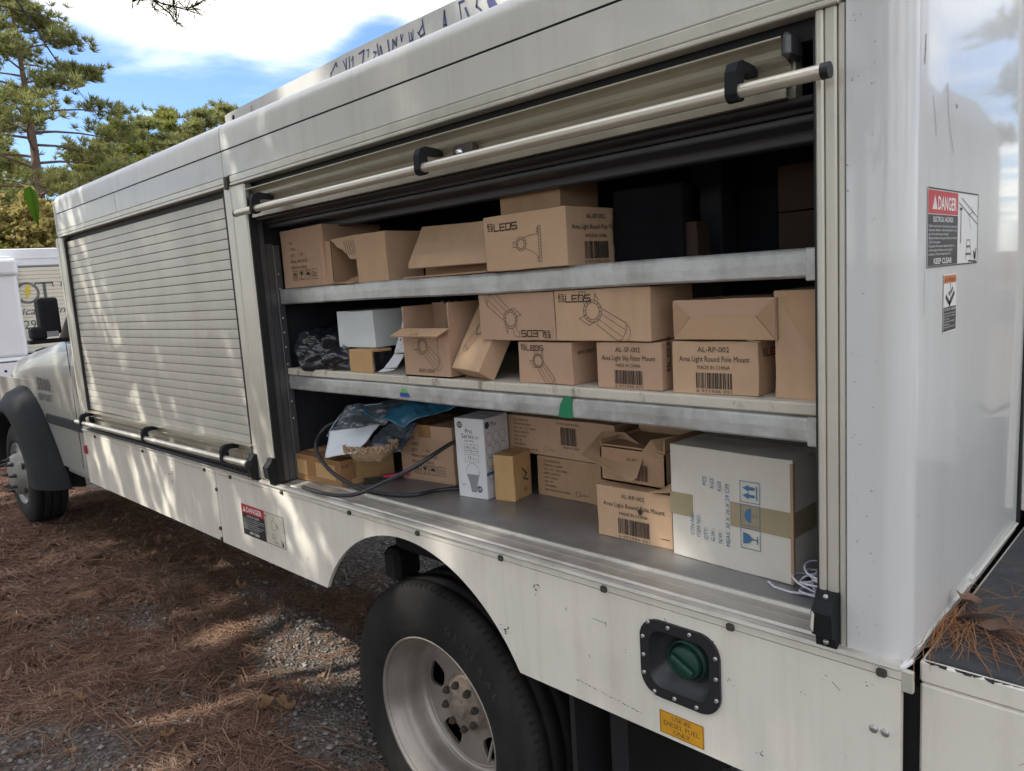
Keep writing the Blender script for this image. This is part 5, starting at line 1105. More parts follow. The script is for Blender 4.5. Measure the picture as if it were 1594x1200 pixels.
# basket: a rim tube and a woven flared bowl
mb = MB(); nb = 48; vs = []; bc = Vector((-1.995, .150, T0 + .010)); bx = Vector((.95, .25, .05)).normalized(); by = Vector((-.25, .95, .0)).normalized()
for j, (k, zz) in enumerate(((.40, -.004), (.62, .0), (.82, .022), (1.0, .048), (1.04, .052), (.98, .050), (.8, .026), (.5, .006))):
    for i in range(nb):
        a = 2 * math.pi * i / nb; e = bc + bx * (.095 * k * math.copysign(abs(math.cos(a)) ** .7, math.cos(a))) + by * (.055 * k * math.copysign(abs(math.sin(a)) ** .7, math.sin(a))) + Vector((0, 0, zz + .010 * noise.noise(Vector((math.cos(a) * 2, math.sin(a) * 2, 1)))))
        e += (e - bc).normalized() * (.0035 * math.sin(i * 2.0 + j * 3.1)); vs.append(e)
mb.add(vs, [(j * nb + i, j * nb + (i + 1) % nb, (j + 1) * nb + (i + 1) % nb, (j + 1) * nb + i) for j in range(7) for i in range(nb)] + [tuple(range(nb))], True)
bk = obj('jute_basket', mb, BURLAP, None, label='small crumpled jute basket at the corner of the low tan box', cat='basket')
for i in range(9):
    a = 2 * math.pi * i / 9 + .3; mb2_ = MB(); pts = []
    for t in range(14):
        aa = a + t * .42 / 14 * 2.4; pts.append(bc + bx * (.093 * math.copysign(abs(math.cos(aa)) ** .7, math.cos(aa))) + by * (.056 * math.copysign(abs(math.sin(aa)) ** .7, math.sin(aa))) + Vector((0, 0, .040 + .012 * math.sin(t * 1.1 + i))))
    mb2_.tube(pts, .0032, 6); obj('braid', mb2_, BURLAP, bk)
mb = MB(); mb.tube([(-2.09, .175, FL + .012), (-2.055, .22, FL + .012), (-2.02, .25, FL + .014)], .004, 8); mb.tube([(-2.07, .16, FL + .006), (-2.04, .21, FL + .006), (-2.02, .25, FL + .010)], .004, 8)
t_ = obj('cutter_tool', mb, BLACKP, None, label='black hand tool with a red grip lying behind the hose', cat='tool')
mb = MB(); mb.tube([(-2.045, .225, FL + .016), (-2.005, .265, FL + .020), (-1.985, .285, FL + .020)], [.006, .008, .005], 10); obj('grip', mb, PINKP, t_)
# ------------------------------------------------------------------ ground
def straw_mask(x, y):
    """1 = pine straw, 0 = bare grey gravel"""
    n = noise.noise(Vector((x * .55, y * .9, 3.0))) * .6 + noise.noise(Vector((x * 1.7, y * 2.2, 9.0))) * .45
    m = .69 + n
    def g(cx, cy, sx, sy, a): return a * math.exp(-((x - cx) / sx) ** 2 - ((y - cy) / sy) ** 2)
    m -= g(-3.05, -.80, .50, .32, 1.6) + g(-2.75, .52, .75, .24, 1.1) + g(-2.45, .18, .28, .18, .8) + g(-4.0, .12, .35, .15, .45)
    if y > .85: m -= min(1.2, (y - .85) * 2.2)
    if x > -1.9: m -= .4
    return max(0.0, min(1.0, (m - .18) * 1.9))
def hgt(x, y):
    h = .030 * noise.noise(Vector((x * .8, y * .8, 5))) + .016 * noise.noise(Vector((x * 2.4, y * 2.6, 1))) + .007 * noise.noise(Vector((x * 7, y * 7, 2)))
    f = max(0.0, 1 - max(abs(x + 5) / 22, abs(y - 1) / 14)); h *= min(1, f * 3)
    for wx in (-1.655, -7.05):
        d = math.hypot((x - wx) * 1.0, (y - .2) * .8); h *= 1 - math.exp(-(d / .45) ** 2)
    return h - .004
xs = np.concatenate([np.array([-1500, -400, -120, -60, -36, -26]), np.arange(-20, -9, .25), np.arange(-9, -1, .055), np.arange(-1, 3, .2), np.array([4, 6, 10, 18, 36, 70, 200, 800, 1500])])
ys = np.concatenate([np.array([-1500, -400, -120, -50, -24, -12, -7, -4.5, -3]), np.arange(-2.2, 1.8, .055), np.arange(1.8, 5, .25), np.array([5.5, 7, 10, 16, 30, 60, 140, 400, 1500])])
GV = []; GM = []
for y in ys:
    for x in xs: GV.append((x, y, hgt(x, y))); GM.append(straw_mask(x, y) if abs(x) < 60 and abs(y) < 40 else .7)
nx, ny = len(xs), len(ys)
idx = np.arange(nx * ny).reshape(ny, nx)
GF = np.stack([idx[:-1, :-1], idx[:-1, 1:], idx[1:, 1:], idx[1:, :-1]], -1).reshape(-1, 4)
gm = bpy.data.materials.new('ground'); gm.use_nodes = True
t = gm.node_tree; L = t.links; b = t.nodes['Principled BSDF']; b.inputs['Roughness'].default_value = .95; b.inputs['Specular IOR Level'].default_value = .15
at = t.nodes.new('ShaderNodeAttribute'); at.attribute_name = 'straw'
g = t.nodes.new('ShaderNodeNewGeometry')
def nz(sc, det=6, ro=.65):
    n = t.nodes.new('ShaderNodeTexNoise'); n.inputs['Scale'].default_value = sc; n.inputs['Detail'].default_value = det; n.inputs['Roughness'].default_value = ro; L.new(g.outputs['Position'], n.inputs['Vector']); return n.outputs['Fac']
def rampc(f, *cs):
    r = t.nodes.new('ShaderNodeValToRGB'); r.color_ramp.elements[0].position = cs[0][0]; r.color_ramp.elements[0].color = (*cs[0][1], 1); r.color_ramp.elements[1].position = cs[-1][0]; r.color_ramp.elements[1].color = (*cs[-1][1], 1)
    for p, c in cs[1:-1]: e = r.color_ramp.elements.new(p); e.color = (*c, 1)
    L.new(f, r.inputs[0]); return r.outputs[0]
vo = t.nodes.new('ShaderNodeTexVoronoi'); vo.inputs['Scale'].default_value = 70; L.new(g.outputs['Position'], vo.inputs['Vector'])
vo2 = t.nodes.new('ShaderNodeVectorMath'); vo2.operation = 'DOT_PRODUCT'; vo2.inputs[1].default_value = (.33, .33, .33); L.new(vo.outputs['Color'], vo2.inputs[0])
grav = rampc(vo2.outputs['Value'], (.1, (.085, .076, .068)), (.5, (.19, .168, .150)), (.95, (.36, .33, .30)))
mxg = t.nodes.new('ShaderNodeMixRGB'); mxg.blend_type = 'MULTIPLY'; mxg.inputs[0].default_value = .7; L.new(grav, mxg.inputs[1]); L.new(rampc(nz(5), (.3, (.45, .43, .42)), (.7, (1.2, 1.15, 1.1))), mxg.inputs[2])
soil = rampc(nz(34, 8, .75), (.3, (.040, .027, .021)), (.50, (.095, .060, .045)), (.76, (.27, .175, .13)))
mm = t.nodes.new('ShaderNodeMath'); mm.operation = 'MULTIPLY_ADD'; mm.inputs[1].default_value = .9; L.new(nz(18), mm.inputs[0])
ms = t.nodes.new('ShaderNodeMath'); ms.operation = 'SUBTRACT'; ms.inputs[1].default_value = .45; L.new(at.outputs['Fac'], ms.inputs[0]); L.new(ms.outputs[0], mm.inputs[2])
mr = t.nodes.new('ShaderNodeMapRange'); mr.inputs['From Min'].default_value = .25; mr.inputs['From Max'].default_value = .6; L.new(mm.outputs[0], mr.inputs['Value'])
mx = t.nodes.new('ShaderNodeMixRGB'); L.new(mr.outputs[0], mx.inputs[0]); L.new(mxg.outputs[0], mx.inputs[1]); L.new(soil, mx.inputs[2]); L.new(mx.outputs[0], b.inputs['Base Color'])
bp = t.nodes.new('ShaderNodeBump'); bp.inputs['Strength'].default_value = .9; bp.inputs['Distance'].default_value = .02
ad = t.nodes.new('ShaderNodeMath'); ad.operation = 'ADD'; L.new(nz(45, 8, .7), ad.inputs[0]); L.new(vo.outputs['Distance'], ad.inputs[1]); L.new(ad.outputs[0], bp.inputs['Height']); L.new(bp.outputs[0], b.inputs['Normal'])
go = tri_mesh('ground', np.array(GV), GF, gm, smooth=True, kind='structure')
ca = go.data.attributes.new('straw', 'FLOAT', 'POINT'); ca.data.foreach_set('value', np.array(GM, np.float32))

# litter: dry needles, dead leaves, pebbles
def view_edge(x): return -.95 + (-3.25 - x) * .2
def ribbons(P, A, Lh, Wd, lift, bend):
    """bent flat needles: centre P(N,3), heading A, half length, width"""
    d = np.stack([np.cos(A), np.sin(A), np.zeros_like(A)], 1); s = np.stack([-np.sin(A), np.cos(A), np.zeros_like(A)], 1)
    z = np.array([0, 0, 1.0]); rows = []
    for k in (-1, 0, 1):
        c = P + d * (k * Lh)[:, None] + s * (bend * (k * k))[:, None] + z * (lift * (1 - k * k * .6) + (k * rng.normal(0, .006, len(A))))[:, None]
        wk = Wd * (.55 if k else 1.0)
        rows += [c - s * wk[:, None], c + s * wk[:, None]]
    V = np.stack(rows, 1).reshape(-1, 3); n = len(A); o = (np.arange(n) * 6)[:, None]
    F = np.concatenate([o + np.array([0, 1, 3, 2]), o + np.array([2, 3, 5, 4])], 0)
    return V, F
pts = []; R = random.Random(5)
def try_pts(n, x0, x1, y1, keep=1.0):
    out = []
    while len(out) < n:
        x = R.uniform(x0, x1); y = R.uniform(view_edge(x) - .25, y1)
        if R.random() < straw_mask(x, y) * keep + .07: out.append((x, y))
    return out
cl = try_pts(11500, -5.2, -1.9, 1.25) + try_pts(11000, -9.5, -5.2, .9) + try_pts(4000, -16, -9.5, 2.5)
P = []; A = []; LH = []; WD = []; LI = []; BE = []
for x, y in cl:
    a = R.gauss(.25, .95); k = R.choice((2, 3, 3, 4)); h = hgt(x, y); far = x < -5.2
    l0 = R.uniform(.055, .105); li = abs(R.gauss(.004, .009)) * (2.4 if noise.noise(Vector((x * 3.5, y * 3.5, 8))) > .18 else .8); be = R.gauss(0, .010)
    for i in range(k):
        P.append((x + R.gauss(0, .012), y + R.gauss(0, .012), h + .003)); A.append(a + R.gauss(0, .12)); LH.append(l0 * R.uniform(.85, 1.05)); WD.append((R.choice((.0012, .0016, .0022)) if not far else .0028)); LI.append(li + R.random() * .003); BE.append(be + R.gauss(0, .003))
V, F = ribbons(np.array(P), np.array(A), np.array(LH), np.array(WD), np.array(LI), np.array(BE))
tri_mesh('pine_straw', V, F, STRAWM, kind='stuff')
def leaf_geo(mb, c, l, a, R, curl=.5):
    """curled lobed dead leaf: a blade of three rings folded along its midrib"""
    n = 16; ca, sa = math.cos(a), math.sin(a); tx, ty = R.gauss(0, .3), R.gauss(0, .3); k = R.uniform(.3, 1.1) * curl; sd_ = R.uniform(0, 50)
    o = [(l * .5 * math.cos(2 * math.pi * i / n), l * .36 * math.sin(2 * math.pi * i / n) * (1.15 if i % 4 == 2 else (.55 if i % 4 == 0 and i % 8 else .9)) * R.uniform(.8, 1.15)) for i in range(n)]
    vs = [Vector(c) + Vector((0, 0, .004))]
    for q in (.35, .7, 1.0):
        for u, v in o:
            u_, v_ = u * q, v * q; z = k * (u_ * u_ * 1.2 + abs(v_) * l * .5 + v_ * v_ * 2) / l * 1.5 + tx * u_ + ty * v_ + l * .10 * q * noise.noise(Vector((u_ / l * 5, v_ / l * 5, sd_)))
            vs.append(Vector(c) + Vector((u_ * ca - v_ * sa, u_ * sa + v_ * ca, z + .004)))
    mb.add(vs, [(0, 1 + i, 1 + (i + 1) % n) for i in range(n)] + [(1 + r_ * n + i, 1 + (r_ + 1) * n + i, 1 + (r_ + 1) * n + (i + 1) % n, 1 + r_ * n + (i + 1) % n) for r_ in (0, 1) for i in range(n)], True)
mb = MB()
for x, y in try_pts(300, -5.2, -1.9, 1.1, .8) + try_pts(420, -10, -5.2, .9, .8): leaf_geo(mb, (x, y, hgt(x, y) + .004), R.uniform(.022, .055), R.uniform(0, 6.28), R)
o = obj('dead_leaves', mb, DLEAF, None, kind='stuff')
mb = MB()
for x, y in try_pts(70, -7, -1.9, 1.1):
    a = R.uniform(0, 6.28); l = R.uniform(.04, .14); z0 = hgt(x, y) + .012; d_ = Vector((math.cos(a), math.sin(a), R.uniform(-.05, .1)))
    mb.tube([Vector((x, y, z0)), Vector((x, y, z0)) + d_ * l * .5 + Vector((R.gauss(0, .006), R.gauss(0, .006), .004)), Vector((x, y, z0)) + d_ * l], [.0035, .003, .0018], 5)
obj('fallen_twigs', mb, TWIG, None, kind='stuff')
# a few pale leaves that stand out
for i, (x, y, l, a) in enumerate(((-2.72, .12, .085, .5), (-2.80, .07, .08, 2.2), (-2.92, -.28, .055, 1.2), (-3.5, -.42, .05, .2), (-4.15, .62, .06, 1.0))):
    mb = MB(); leaf_geo(mb, (x, y, hgt(x, y) + .012), l, a, R, .9)
    obj('dry_leaf', mb, leafmat('pale_dead_leaf', (.20, .11, .06), (.30, .18, .10), (.38, .25, .15), .2) if i == 0 else bpy.data.materials['pale_dead_leaf'], None,
        label=('pale curled oak leaf in the pine straw left of the rear wheel', 'second pale leaf lying against the first by the rear wheel', 'pale leaf lying alone in the straw at the bottom of the picture', 'small pale leaf in the straw towards the left foreground', 'curled leaf near the shadow edge under the skirt panel')[i], cat='leaf', group='pale leaves on the ground')
# pebbles
nv = np.array([(1, 0, 0), (-1, 0, 0), (0, 1, 0), (0, -1, 0), (0, 0, 1), (0, 0, -1)], float); nf = np.array([(0, 2, 4), (2, 1, 4), (1, 3, 4), (3, 0, 4), (2, 0, 5), (1, 2, 5), (3, 1, 5), (0, 3, 5)])
PV = []; PF = []; k = 0
while k < 15000:
    x = R.uniform(-6.5, -.9); y = R.uniform(view_edge(x) - .1, 2.0)
    if R.random() > (1 - straw_mask(x, y)) + .03: continue
    s = R.choice((.003, .004, .006, .008, .013)) * R.uniform(.7, 1.3); a = R.uniform(0, 6.28); m = np.array([[math.cos(a), -math.sin(a), 0], [math.sin(a), math.cos(a), 0], [0, 0, .6]])
    PV.append((nv * (1 + rng.uniform(-.3, .3, (6, 1)))) @ m.T * s + np.array([x, y, hgt(x, y) + s * .3])); PF.append(nf + 6 * k); k += 1
tri_mesh('gravel', np.concatenate(PV), np.concatenate(PF), PEBBLE, kind='stuff')
# small weeds bottom left
for j, (x, y) in enumerate(((-2.98, -.70), (-2.86, -.60))):
    mb = MB()
    for i in range(22):
        a = R.uniform(0, 6.28); l = R.uniform(.015, .03); c = Vector((x + R.gauss(0, .022), y + R.gauss(0, .022), hgt(x, y) + R.uniform(.004, .02))); u = Vector((math.cos(a), math.sin(a), R.uniform(.1, .7))); v = Vector((-math.sin(a), math.cos(a), 0)) * .35
        mb.add([c, c + u * l * .5 + v * l, c + u * l, c + u * l * .5 - v * l], [(0, 1, 2, 3)])
    obj('weed', mb, GREENL, None, label=('small green weed at the bottom left in the gravel', 'second small green weed just right of the first')[j], cat='plant', group='small weeds in the gravel')

# needles and leaves fallen on the tail shelf
R = random.Random(17); ZS = 1.0615
P = []; A = []; LH = []; WD = []; LI = []; BE = []
def shelf_needles(n, cx, cy, sx, sy, a, sa, l):
    for i in range(n):
        P.append((cx + R.gauss(0, sx), cy + R.gauss(0, sy), ZS + R.random() * .008)); A.append(a + R.gauss(0, sa)); LH.append(l * R.uniform(.6, 1.1)); WD.append(.0007); LI.append(abs(R.gauss(.004, .004))); BE.append(R.gauss(0, .012))
shelf_needles(34, -.295, .125, .02, .03, -1.25, .4, .065); shelf_needles(60, -.338, .17, .006, .08, 1.57, .15, .05); shelf_needles(40, -.255, .17, .035, .045, -.5, .6, .065); shelf_needles(20, -.19, .09, .015, .02, -1.35, .16, .075); shelf_needles(14, -.215, .15, .02, .03, -.75, .2, .07); shelf_needles(16, -.27, .30, .04, .05, .4, .8, .055); shelf_needles(50, -.1, .45, .12, .25, .4, 1.2, .06)
V, F = ribbons(np.array(P), np.array(A), np.array(LH), np.array(WD), np.array(LI), np.array(BE))
V[:, 0] = np.maximum(V[:, 0], -.348)
tri_mesh('fallen_needles', V, F, leafmat('fallen_needles', (.16, .075, .035), (.30, .15, .075), (.44, .26, .15), .1), kind='stuff')
for i, (x, y, l, a) in enumerate(((-.300, .205, .080, .4), (-.262, .165, .072, 2.6), (-.322, .25, .05, 1.2))):
    mb = MB(); leaf_geo(mb, (x, y, ZS + .010), l, a, R, .35)
    obj('dry_leaf', mb, DLEAF, None, label=('reddish brown crumpled leaf on the tail shelf against the rear wall', 'paler brown leaf on the tail shelf in front of the crumpled one', 'small curled leaf on the tail shelf behind the needles')[i], cat='leaf', group='leaves on the tail shelf')

# ------------------------------------------------------------------ trees
def unit(a): return a / np.maximum(np.linalg.norm(a, axis=1, keepdims=True), 1e-9)
def tuft_tris(C, Dn, k, l, w, spread=1.0):
    N = len(C); C = np.repeat(C, k, 0); Dn = np.repeat(Dn, k, 0)
    d = unit(Dn * 1.0 + unit(rng.normal(size=(N * k, 3))) * spread); s = unit(np.cross(d, rng.normal(size=(N * k, 3))))
    ln = l * rng.uniform(.6, 1.15, (N * k, 1)); ww = w * rng.uniform(.7, 1.2, (N * k, 1))
    mid = C + d * ln * .5
    V = np.stack([C - s * ww * .35, C + s * ww * .35, mid + s * ww * .5, C + d * ln, mid - s * ww * .5], 1).reshape(-1, 3)
    o = (np.arange(N * k) * 5)[:, None]; F = np.concatenate([o + np.array([0, 1, 2]), o + np.array([0, 2, 4]), o + np.array([4, 2, 3])], 0)
    return V, F
def pine_data(seed, H, cb, Rm, nb, per, k, l, w, r0, shape='pine', dead=0):
    R = random.Random(seed); mb = MB(); C = []; Dn = []
    n = 12; lean = (R.uniform(-.03, .03), R.uniform(-.03, .03))
    def tp(z): return Vector((lean[0] * z + .06 * math.sin(z * .5 + seed), lean[1] * z + .06 * math.cos(z * .45 + seed), z))
    mb.tube([tp(H * i / n) for i in range(n + 1)], [r0 * (1 - .86 * i / n) * (1.25 if i == 0 else 1) for i in range(n + 1)], 9)
    for i in range(nb):
        f = (i + .5) / nb; z = cb + (H * .98 - cb) * f; a = i * 2.4 + R.uniform(-.4, .4)
        prof = (math.sin(math.pi * min(1, .22 + f * .80)) ** .7) if shape == 'pine' else (1 - f * .9)
        L_ = Rm * prof * R.uniform(.65, 1.12); up = R.uniform(.02, .35) if shape == 'pine' else .1; b0 = tp(z); pts = []
        for j in range(5):
            t_ = j / 4; pts.append(b0 + Vector((math.cos(a + .25 * t_), math.sin(a + .25 * t_), 0)) * L_ * t_ + Vector((0, 0, L_ * (up * t_ - .18 * t_ * t_))))
        rb = max(.012, r0 * .26 * (1 - f * .6)); mb.tube(pts, [rb * (1 - .75 * j / 4) for j in range(5)], 5, caps=False)
        for q in range(2):
            t_ = R.uniform(.45, .8); p0 = pts[int(t_ * 4)].lerp(pts[min(4, int(t_ * 4) + 1)], t_ * 4 % 1); aa = a + R.choice((-1, 1)) * R.uniform(.5, .9)
            p1 = p0 + Vector((math.cos(aa), math.sin(aa), R.uniform(.05, .4))) * L_ * .35; mb.tube([p0, p1], [rb * .4, rb * .12], 4, caps=False)
            for m_ in range(per // 4):
                c = p0.lerp(p1, R.uniform(.4, 1.05)); C.append(c + Vector((R.gauss(0, .18), R.gauss(0, .18), R.gauss(.04, .09))) * (Rm / 3)); Dn.append((math.cos(aa) * .5, math.sin(aa) * .5, .7))
        for m_ in range(per):
            t_ = 1 - abs(R.gauss(0, .28)); t_ = max(.25, t_); c = pts[0].lerp(pts[4], t_) + Vector((0, 0, L_ * .10 * math.sin(t_ * math.pi)))
            C.append(c + Vector((R.gauss(0, .32), R.gauss(0, .32), R.gauss(.05, .12))) * (Rm / 3)); Dn.append((math.cos(a) * .5, math.sin(a) * .5, .8))
    V, F = tuft_tris(np.array([tuple(c) for c in C]), np.array(Dn, float), k, l, w)
    return mb, V, F
def plant(mbk, V, F, loc, label, mat=NEEDLE, name='pine_tree', group='pine trees beyond the trucks', rz=0.0):
    root = empty(name, loc, label, 'tree', group); l = Vector(loc)
    mbk.v = [(x + l.x, y + l.y, z + l.z) for x, y, z in mbk.v]
    obj('trunk', mbk, BARK, root); tri_mesh('crown', V + np.array(loc), F, mat, root, wloc=loc)
    return root
def clone(root, loc, rz, sc, label, group=None):
    c = root.copy(); COL.objects.link(c); c.location = loc; c.rotation_euler = (0, 0, rz); c.scale = (sc, sc, sc); WL[c.name] = Vector(loc)
    c['label'] = label
    if group: c['group'] = group
    for ch in list(root.children):
        d = ch.copy(); COL.objects.link(d); d.parent = c
    return c
def pol(az, dist): a = math.radians(az); return (dist * math.cos(a), -1.2 + dist * math.sin(a), 0.0)
big = plant(*pine_data(3, 11.8, 4.3, 3.3, 38, 40, 30, .27, .024, .24), pol(165.6, 29), 'tall pine with long layered boughs left of the truck body')
pB = plant(*pine_data(8, 11.0, 3.0, 2.9, 30, 28, 22, .32, .040, .20), pol(161.0, 43), 'bushy pine just right of the tall layered pine', NEEDLEY)
pC = plant(*pine_data(12, 11.6, 4.0, 2.6, 28, 26, 22, .32, .040, .18), pol(158.9, 45), 'pine with a rounded top standing above the middle of the shutter roof')
for i, (az, d, rz, sc, src, lb) in enumerate(((163.2, 50, 1.0, .95, pC, 'pine half hidden behind the tall layered pine boughs'), (157.2, 50, 2.2, 1.2, pB, 'yellowish pine low over the roof line, between the rounded pine and the boom'), (155.4, 47, 4.1, 1.08, pC, 'small topped pine just left of the boom tip'), (153.9, 52, .6, 1.22, pC, 'thin pine behind the tip of the boom'), (166.9, 56, 3.3, 1.0, pC, 'distant pine seen through the gap left of the bare trunk'), (168.6, 44, 5.2, 1.0, pB, 'yellow-green pine at the far left edge of the picture'),
                                                 (169.8, 38, 2.9, 1.0, pC, 'pine just beyond the left edge'), (162.2, 58, 3.9, 1.1, pB, 'distant pine between the tall pine and the bushy one'), (159.9, 60, 1.9, 1.2, pB, 'distant yellow-green pine above the shutter roof'), (157.9, 58, 5.3, 1.15, pB, 'distant yellow-green pine right of the rounded pine'), (156.3, 61, 2.7, 1.2, pB, 'distant yellow-green pine left of the boom tip'), (150, 55, 1.1, 1.0, pB, 'pine hidden behind the boom'), (142, 58, 2.1, 1.1, pC, 'pine behind the truck body'), (132, 52, 3.1, 1.0, pB, 'pine behind the middle of the truck'), (120, 55, .3, 1.1, pC, 'pine behind the rear of the truck'), (108, 48, 4.4, 1.0, pB, 'pine behind the tail of the truck'), (96, 40, 5.0, 1.1, pC, 'pine off the right edge of the picture'), (84, 26, 1.7, 1.0, pC, 'pine right of the tail shelf'), (88, 18, 2.6, .9, pC, 'near pine right of the tail shelf'))):
    clone(src, pol(az, d), rz, sc, lb)
for i, (x, y, rz, sc) in enumerate(((-22, -14, 1, 1.1), (-12, -20, 2, 1.2), (0, -22, 3, 1.1), (12, -16, 4, 1.2), (18, -4, 5, 1.0), (24, 10, 6, 1.2), (-32, -6, .5, 1.1))):
    clone(pC if i % 2 else pB, (x, y, 0), rz, sc, ('first', 'second', 'third', 'fourth', 'fifth', 'sixth', 'seventh')[i] + ' pine in the row behind the photographer', 'pines behind the photographer')

def bush_data(seed, r, h, n, k, l, w):
    R = random.Random(seed); C = []; Dn = []; mb = MB()
    for i in range(7):
        a = R.uniform(0, 6.28); q = R.uniform(.3, .8); mb.tube([(0, 0, 0), (math.cos(a) * r * q * .5, math.sin(a) * r * q * .5, h * .5), (math.cos(a) * r * q, math.sin(a) * r * q, h * .9)], [.05, .03, .008], 5)
    for i in range(n):
        a = R.uniform(0, 6.28); t_ = R.random() ** .5; z = R.uniform(.08, 1); rr = r * t_ * (1 - .55 * z ** 2) * (1 + .3 * noise.noise(Vector((math.cos(a) * 1.5, math.sin(a) * 1.5, z * 3 + seed))))
        C.append((math.cos(a) * rr, math.sin(a) * rr, z * h * (1 + .15 * noise.noise(Vector((math.cos(a) * 2, math.sin(a) * 2, seed)))))); Dn.append((math.cos(a) * .6, math.sin(a) * .6, .6))
    V, F = tuft_tris(np.array(C), np.array(Dn, float), k, l, w, 1.3); return mb, V, F
def bush(seed, r, h, n, loc, label, mat):
    mbk, V, F = bush_data(seed, r, h, n, 8, .15, .10); root = empty('shrub', loc, label, 'shrub', 'golden shrubs behind the white truck'); l = Vector(loc)
    mbk.v = [(x + l.x, y + l.y, z + l.z) for x, y, z in mbk.v]; obj('stem', mbk, TWIG, root); tri_mesh('foliage', V + np.array(loc), F, mat, root, wloc=loc); return root
bush(2, 2.0, 4.2, 3600, pol(167.0, 21.5), 'golden shrub behind the left part of the white truck roof', AUTUMN)
bush(5, 1.9, 4.1, 3600, pol(164.4, 22.5), 'golden green shrub between the white truck roof and the tall pine trunk', AUTUMN)
bush(6, 2.2, 3.6, 1500, pol(170.0, 21), 'shrub at the far left edge behind the white truck', NEEDLEY)
bush(7, 2.5, 3.8, 1500, pol(161.0, 25), 'shrub behind the front corner of the truck body', NEEDLEY)

# unseen pines behind the photographer, crowns shaped to shade the truck in set patches
def near_zone(x, z): return -4.75 < x < -1.95 and .74 < z < 2.45
def lit(x, z):
    """openings between the high boughs, as seen from the sun, at height z on the side of the truck"""
    a = x + .44 * z; n = noise.noise(Vector((a * 4.2, z * .8, 1.7))) + .45 * noise.noise(Vector((a * 10, z * 2.0, 4.1)))
    if near_zone(x, z): return True
    if z > 2.45: return n > .06
    if z > 1.08: return x < -4.7 and n > .05
    if z > .25: return (-4.0 < x < -2.75 and n > -.35) or (x < -7.5 and n > 0)
    if z > -.35: return (-3.3 < x < -2.9 and n > .15) or n > .36 or x < -8.2
    return n > .34 or x < -8.2
def streak(x, z):
    """gaps in the low bough nearest the truck: narrow, drawn out along the fall of the light"""
    a = x + .44 * z; n = noise.noise(Vector((a * 15, z * 1.5, 7.7))) + .7 * noise.noise(Vector((a * 34, z * 3.0, 2.1))) + .5 * noise.noise(Vector((a * 2.2, z * 1.6, 5.5)))
    if z < 1.06: thr = -.06 + .30 * max(0, (x + 2.9))
    elif z < 2.05: thr = .20 - .20 * min(1, max(0, (-3.7 - x) / .6)) - .16 * min(1, max(0, (1.45 - z) / .3)) + .5 * max(0, x + 2.75)
    else: thr = (-.10 if x < -3.95 else .55)
    return n > thr
R = random.Random(23); sd = np.array(SUN_DIR); TT = []; tid = []; NN = []
bases = [(-11.5, -9.6), (-7.3, -9.0), (-3.4, -9.4), (.4, -9.2)]
while len(TT) < 8500:
    x = R.uniform(-12.5, 3.2); z = R.uniform(-3.4, 4.4)
    if lit(x, z): continue
    tt = R.uniform(7.5, 11.5); p = np.array([x, 0, z]) - sd * tt
    TT.append(p); tid.append(min(range(4), key=lambda i: (bases[i][0] - p[0]) ** 2))
while len(NN) < 9000:
    x = R.uniform(-4.9, -1.85); z = R.uniform(.70, 2.5)
    if streak(x, z): continue
    NN.append(np.array([x, 0, z]) - sd * R.uniform(2.9, 3.8))
NN = np.array(NN)
TT = np.array(TT); tid = np.array(tid)
for i, (bx, by) in enumerate(bases):
    sel = TT[tid == i]; mb = MB(); H = 13.5
    mb.tube([(bx + .05 * math.sin(z_), by, z_ - .1) for z_ in np.linspace(0, H, 10)], [.24 * (1 - .07 * k) for k in range(10)], 10)
    for j in range(0, len(sel), 90):
        p = Vector(sel[j]); b0 = Vector((bx, by, max(3, p.z - 1.2))); mb.tube([b0, b0.lerp(p, .5) + Vector((0, 0, .3)), p], [.06, .04, .012], 5, caps=False)
    V, F = tuft_tris(sel, np.tile(np.array([[0, 0, .3]]), (len(sel), 1)), 16, .20, .034, 1.2)
    if i == 1:                                           # low bough added out of view to cast sharp streaks on the shutter
        c = NN.mean(0); b0 = Vector((bx, by, 4.6)); mb.tube([b0, b0.lerp(Vector(c), .5) + Vector((0, 0, .5)), Vector(c)], [.09, .06, .03], 7)
        for j in range(0, len(NN), 160): p = Vector(NN[j]); mb.tube([Vector(c), p], [.014, .004], 4, caps=False)
        V2, F2 = tuft_tris(NN, np.tile(np.array([[0, 0, .2]]), (len(NN), 1)), 14, .060, .0075, 1.3)
        F = np.concatenate([F, F2 + len(V)]); V = np.concatenate([V, V2])
    root = empty('pine_tree', (bx, by, 0), ('tall pine behind the photographer shading the cab', 'tall pine behind the photographer shading the closed shutter', 'tall pine behind the photographer shading the open bay', 'tall pine behind the photographer shading the tail')[i], 'tree', 'pines shading the truck')
    obj('trunk', mb, BARK, root); tri_mesh('crown', V, F, NEEDLE, root, wloc=(bx, by, 0))

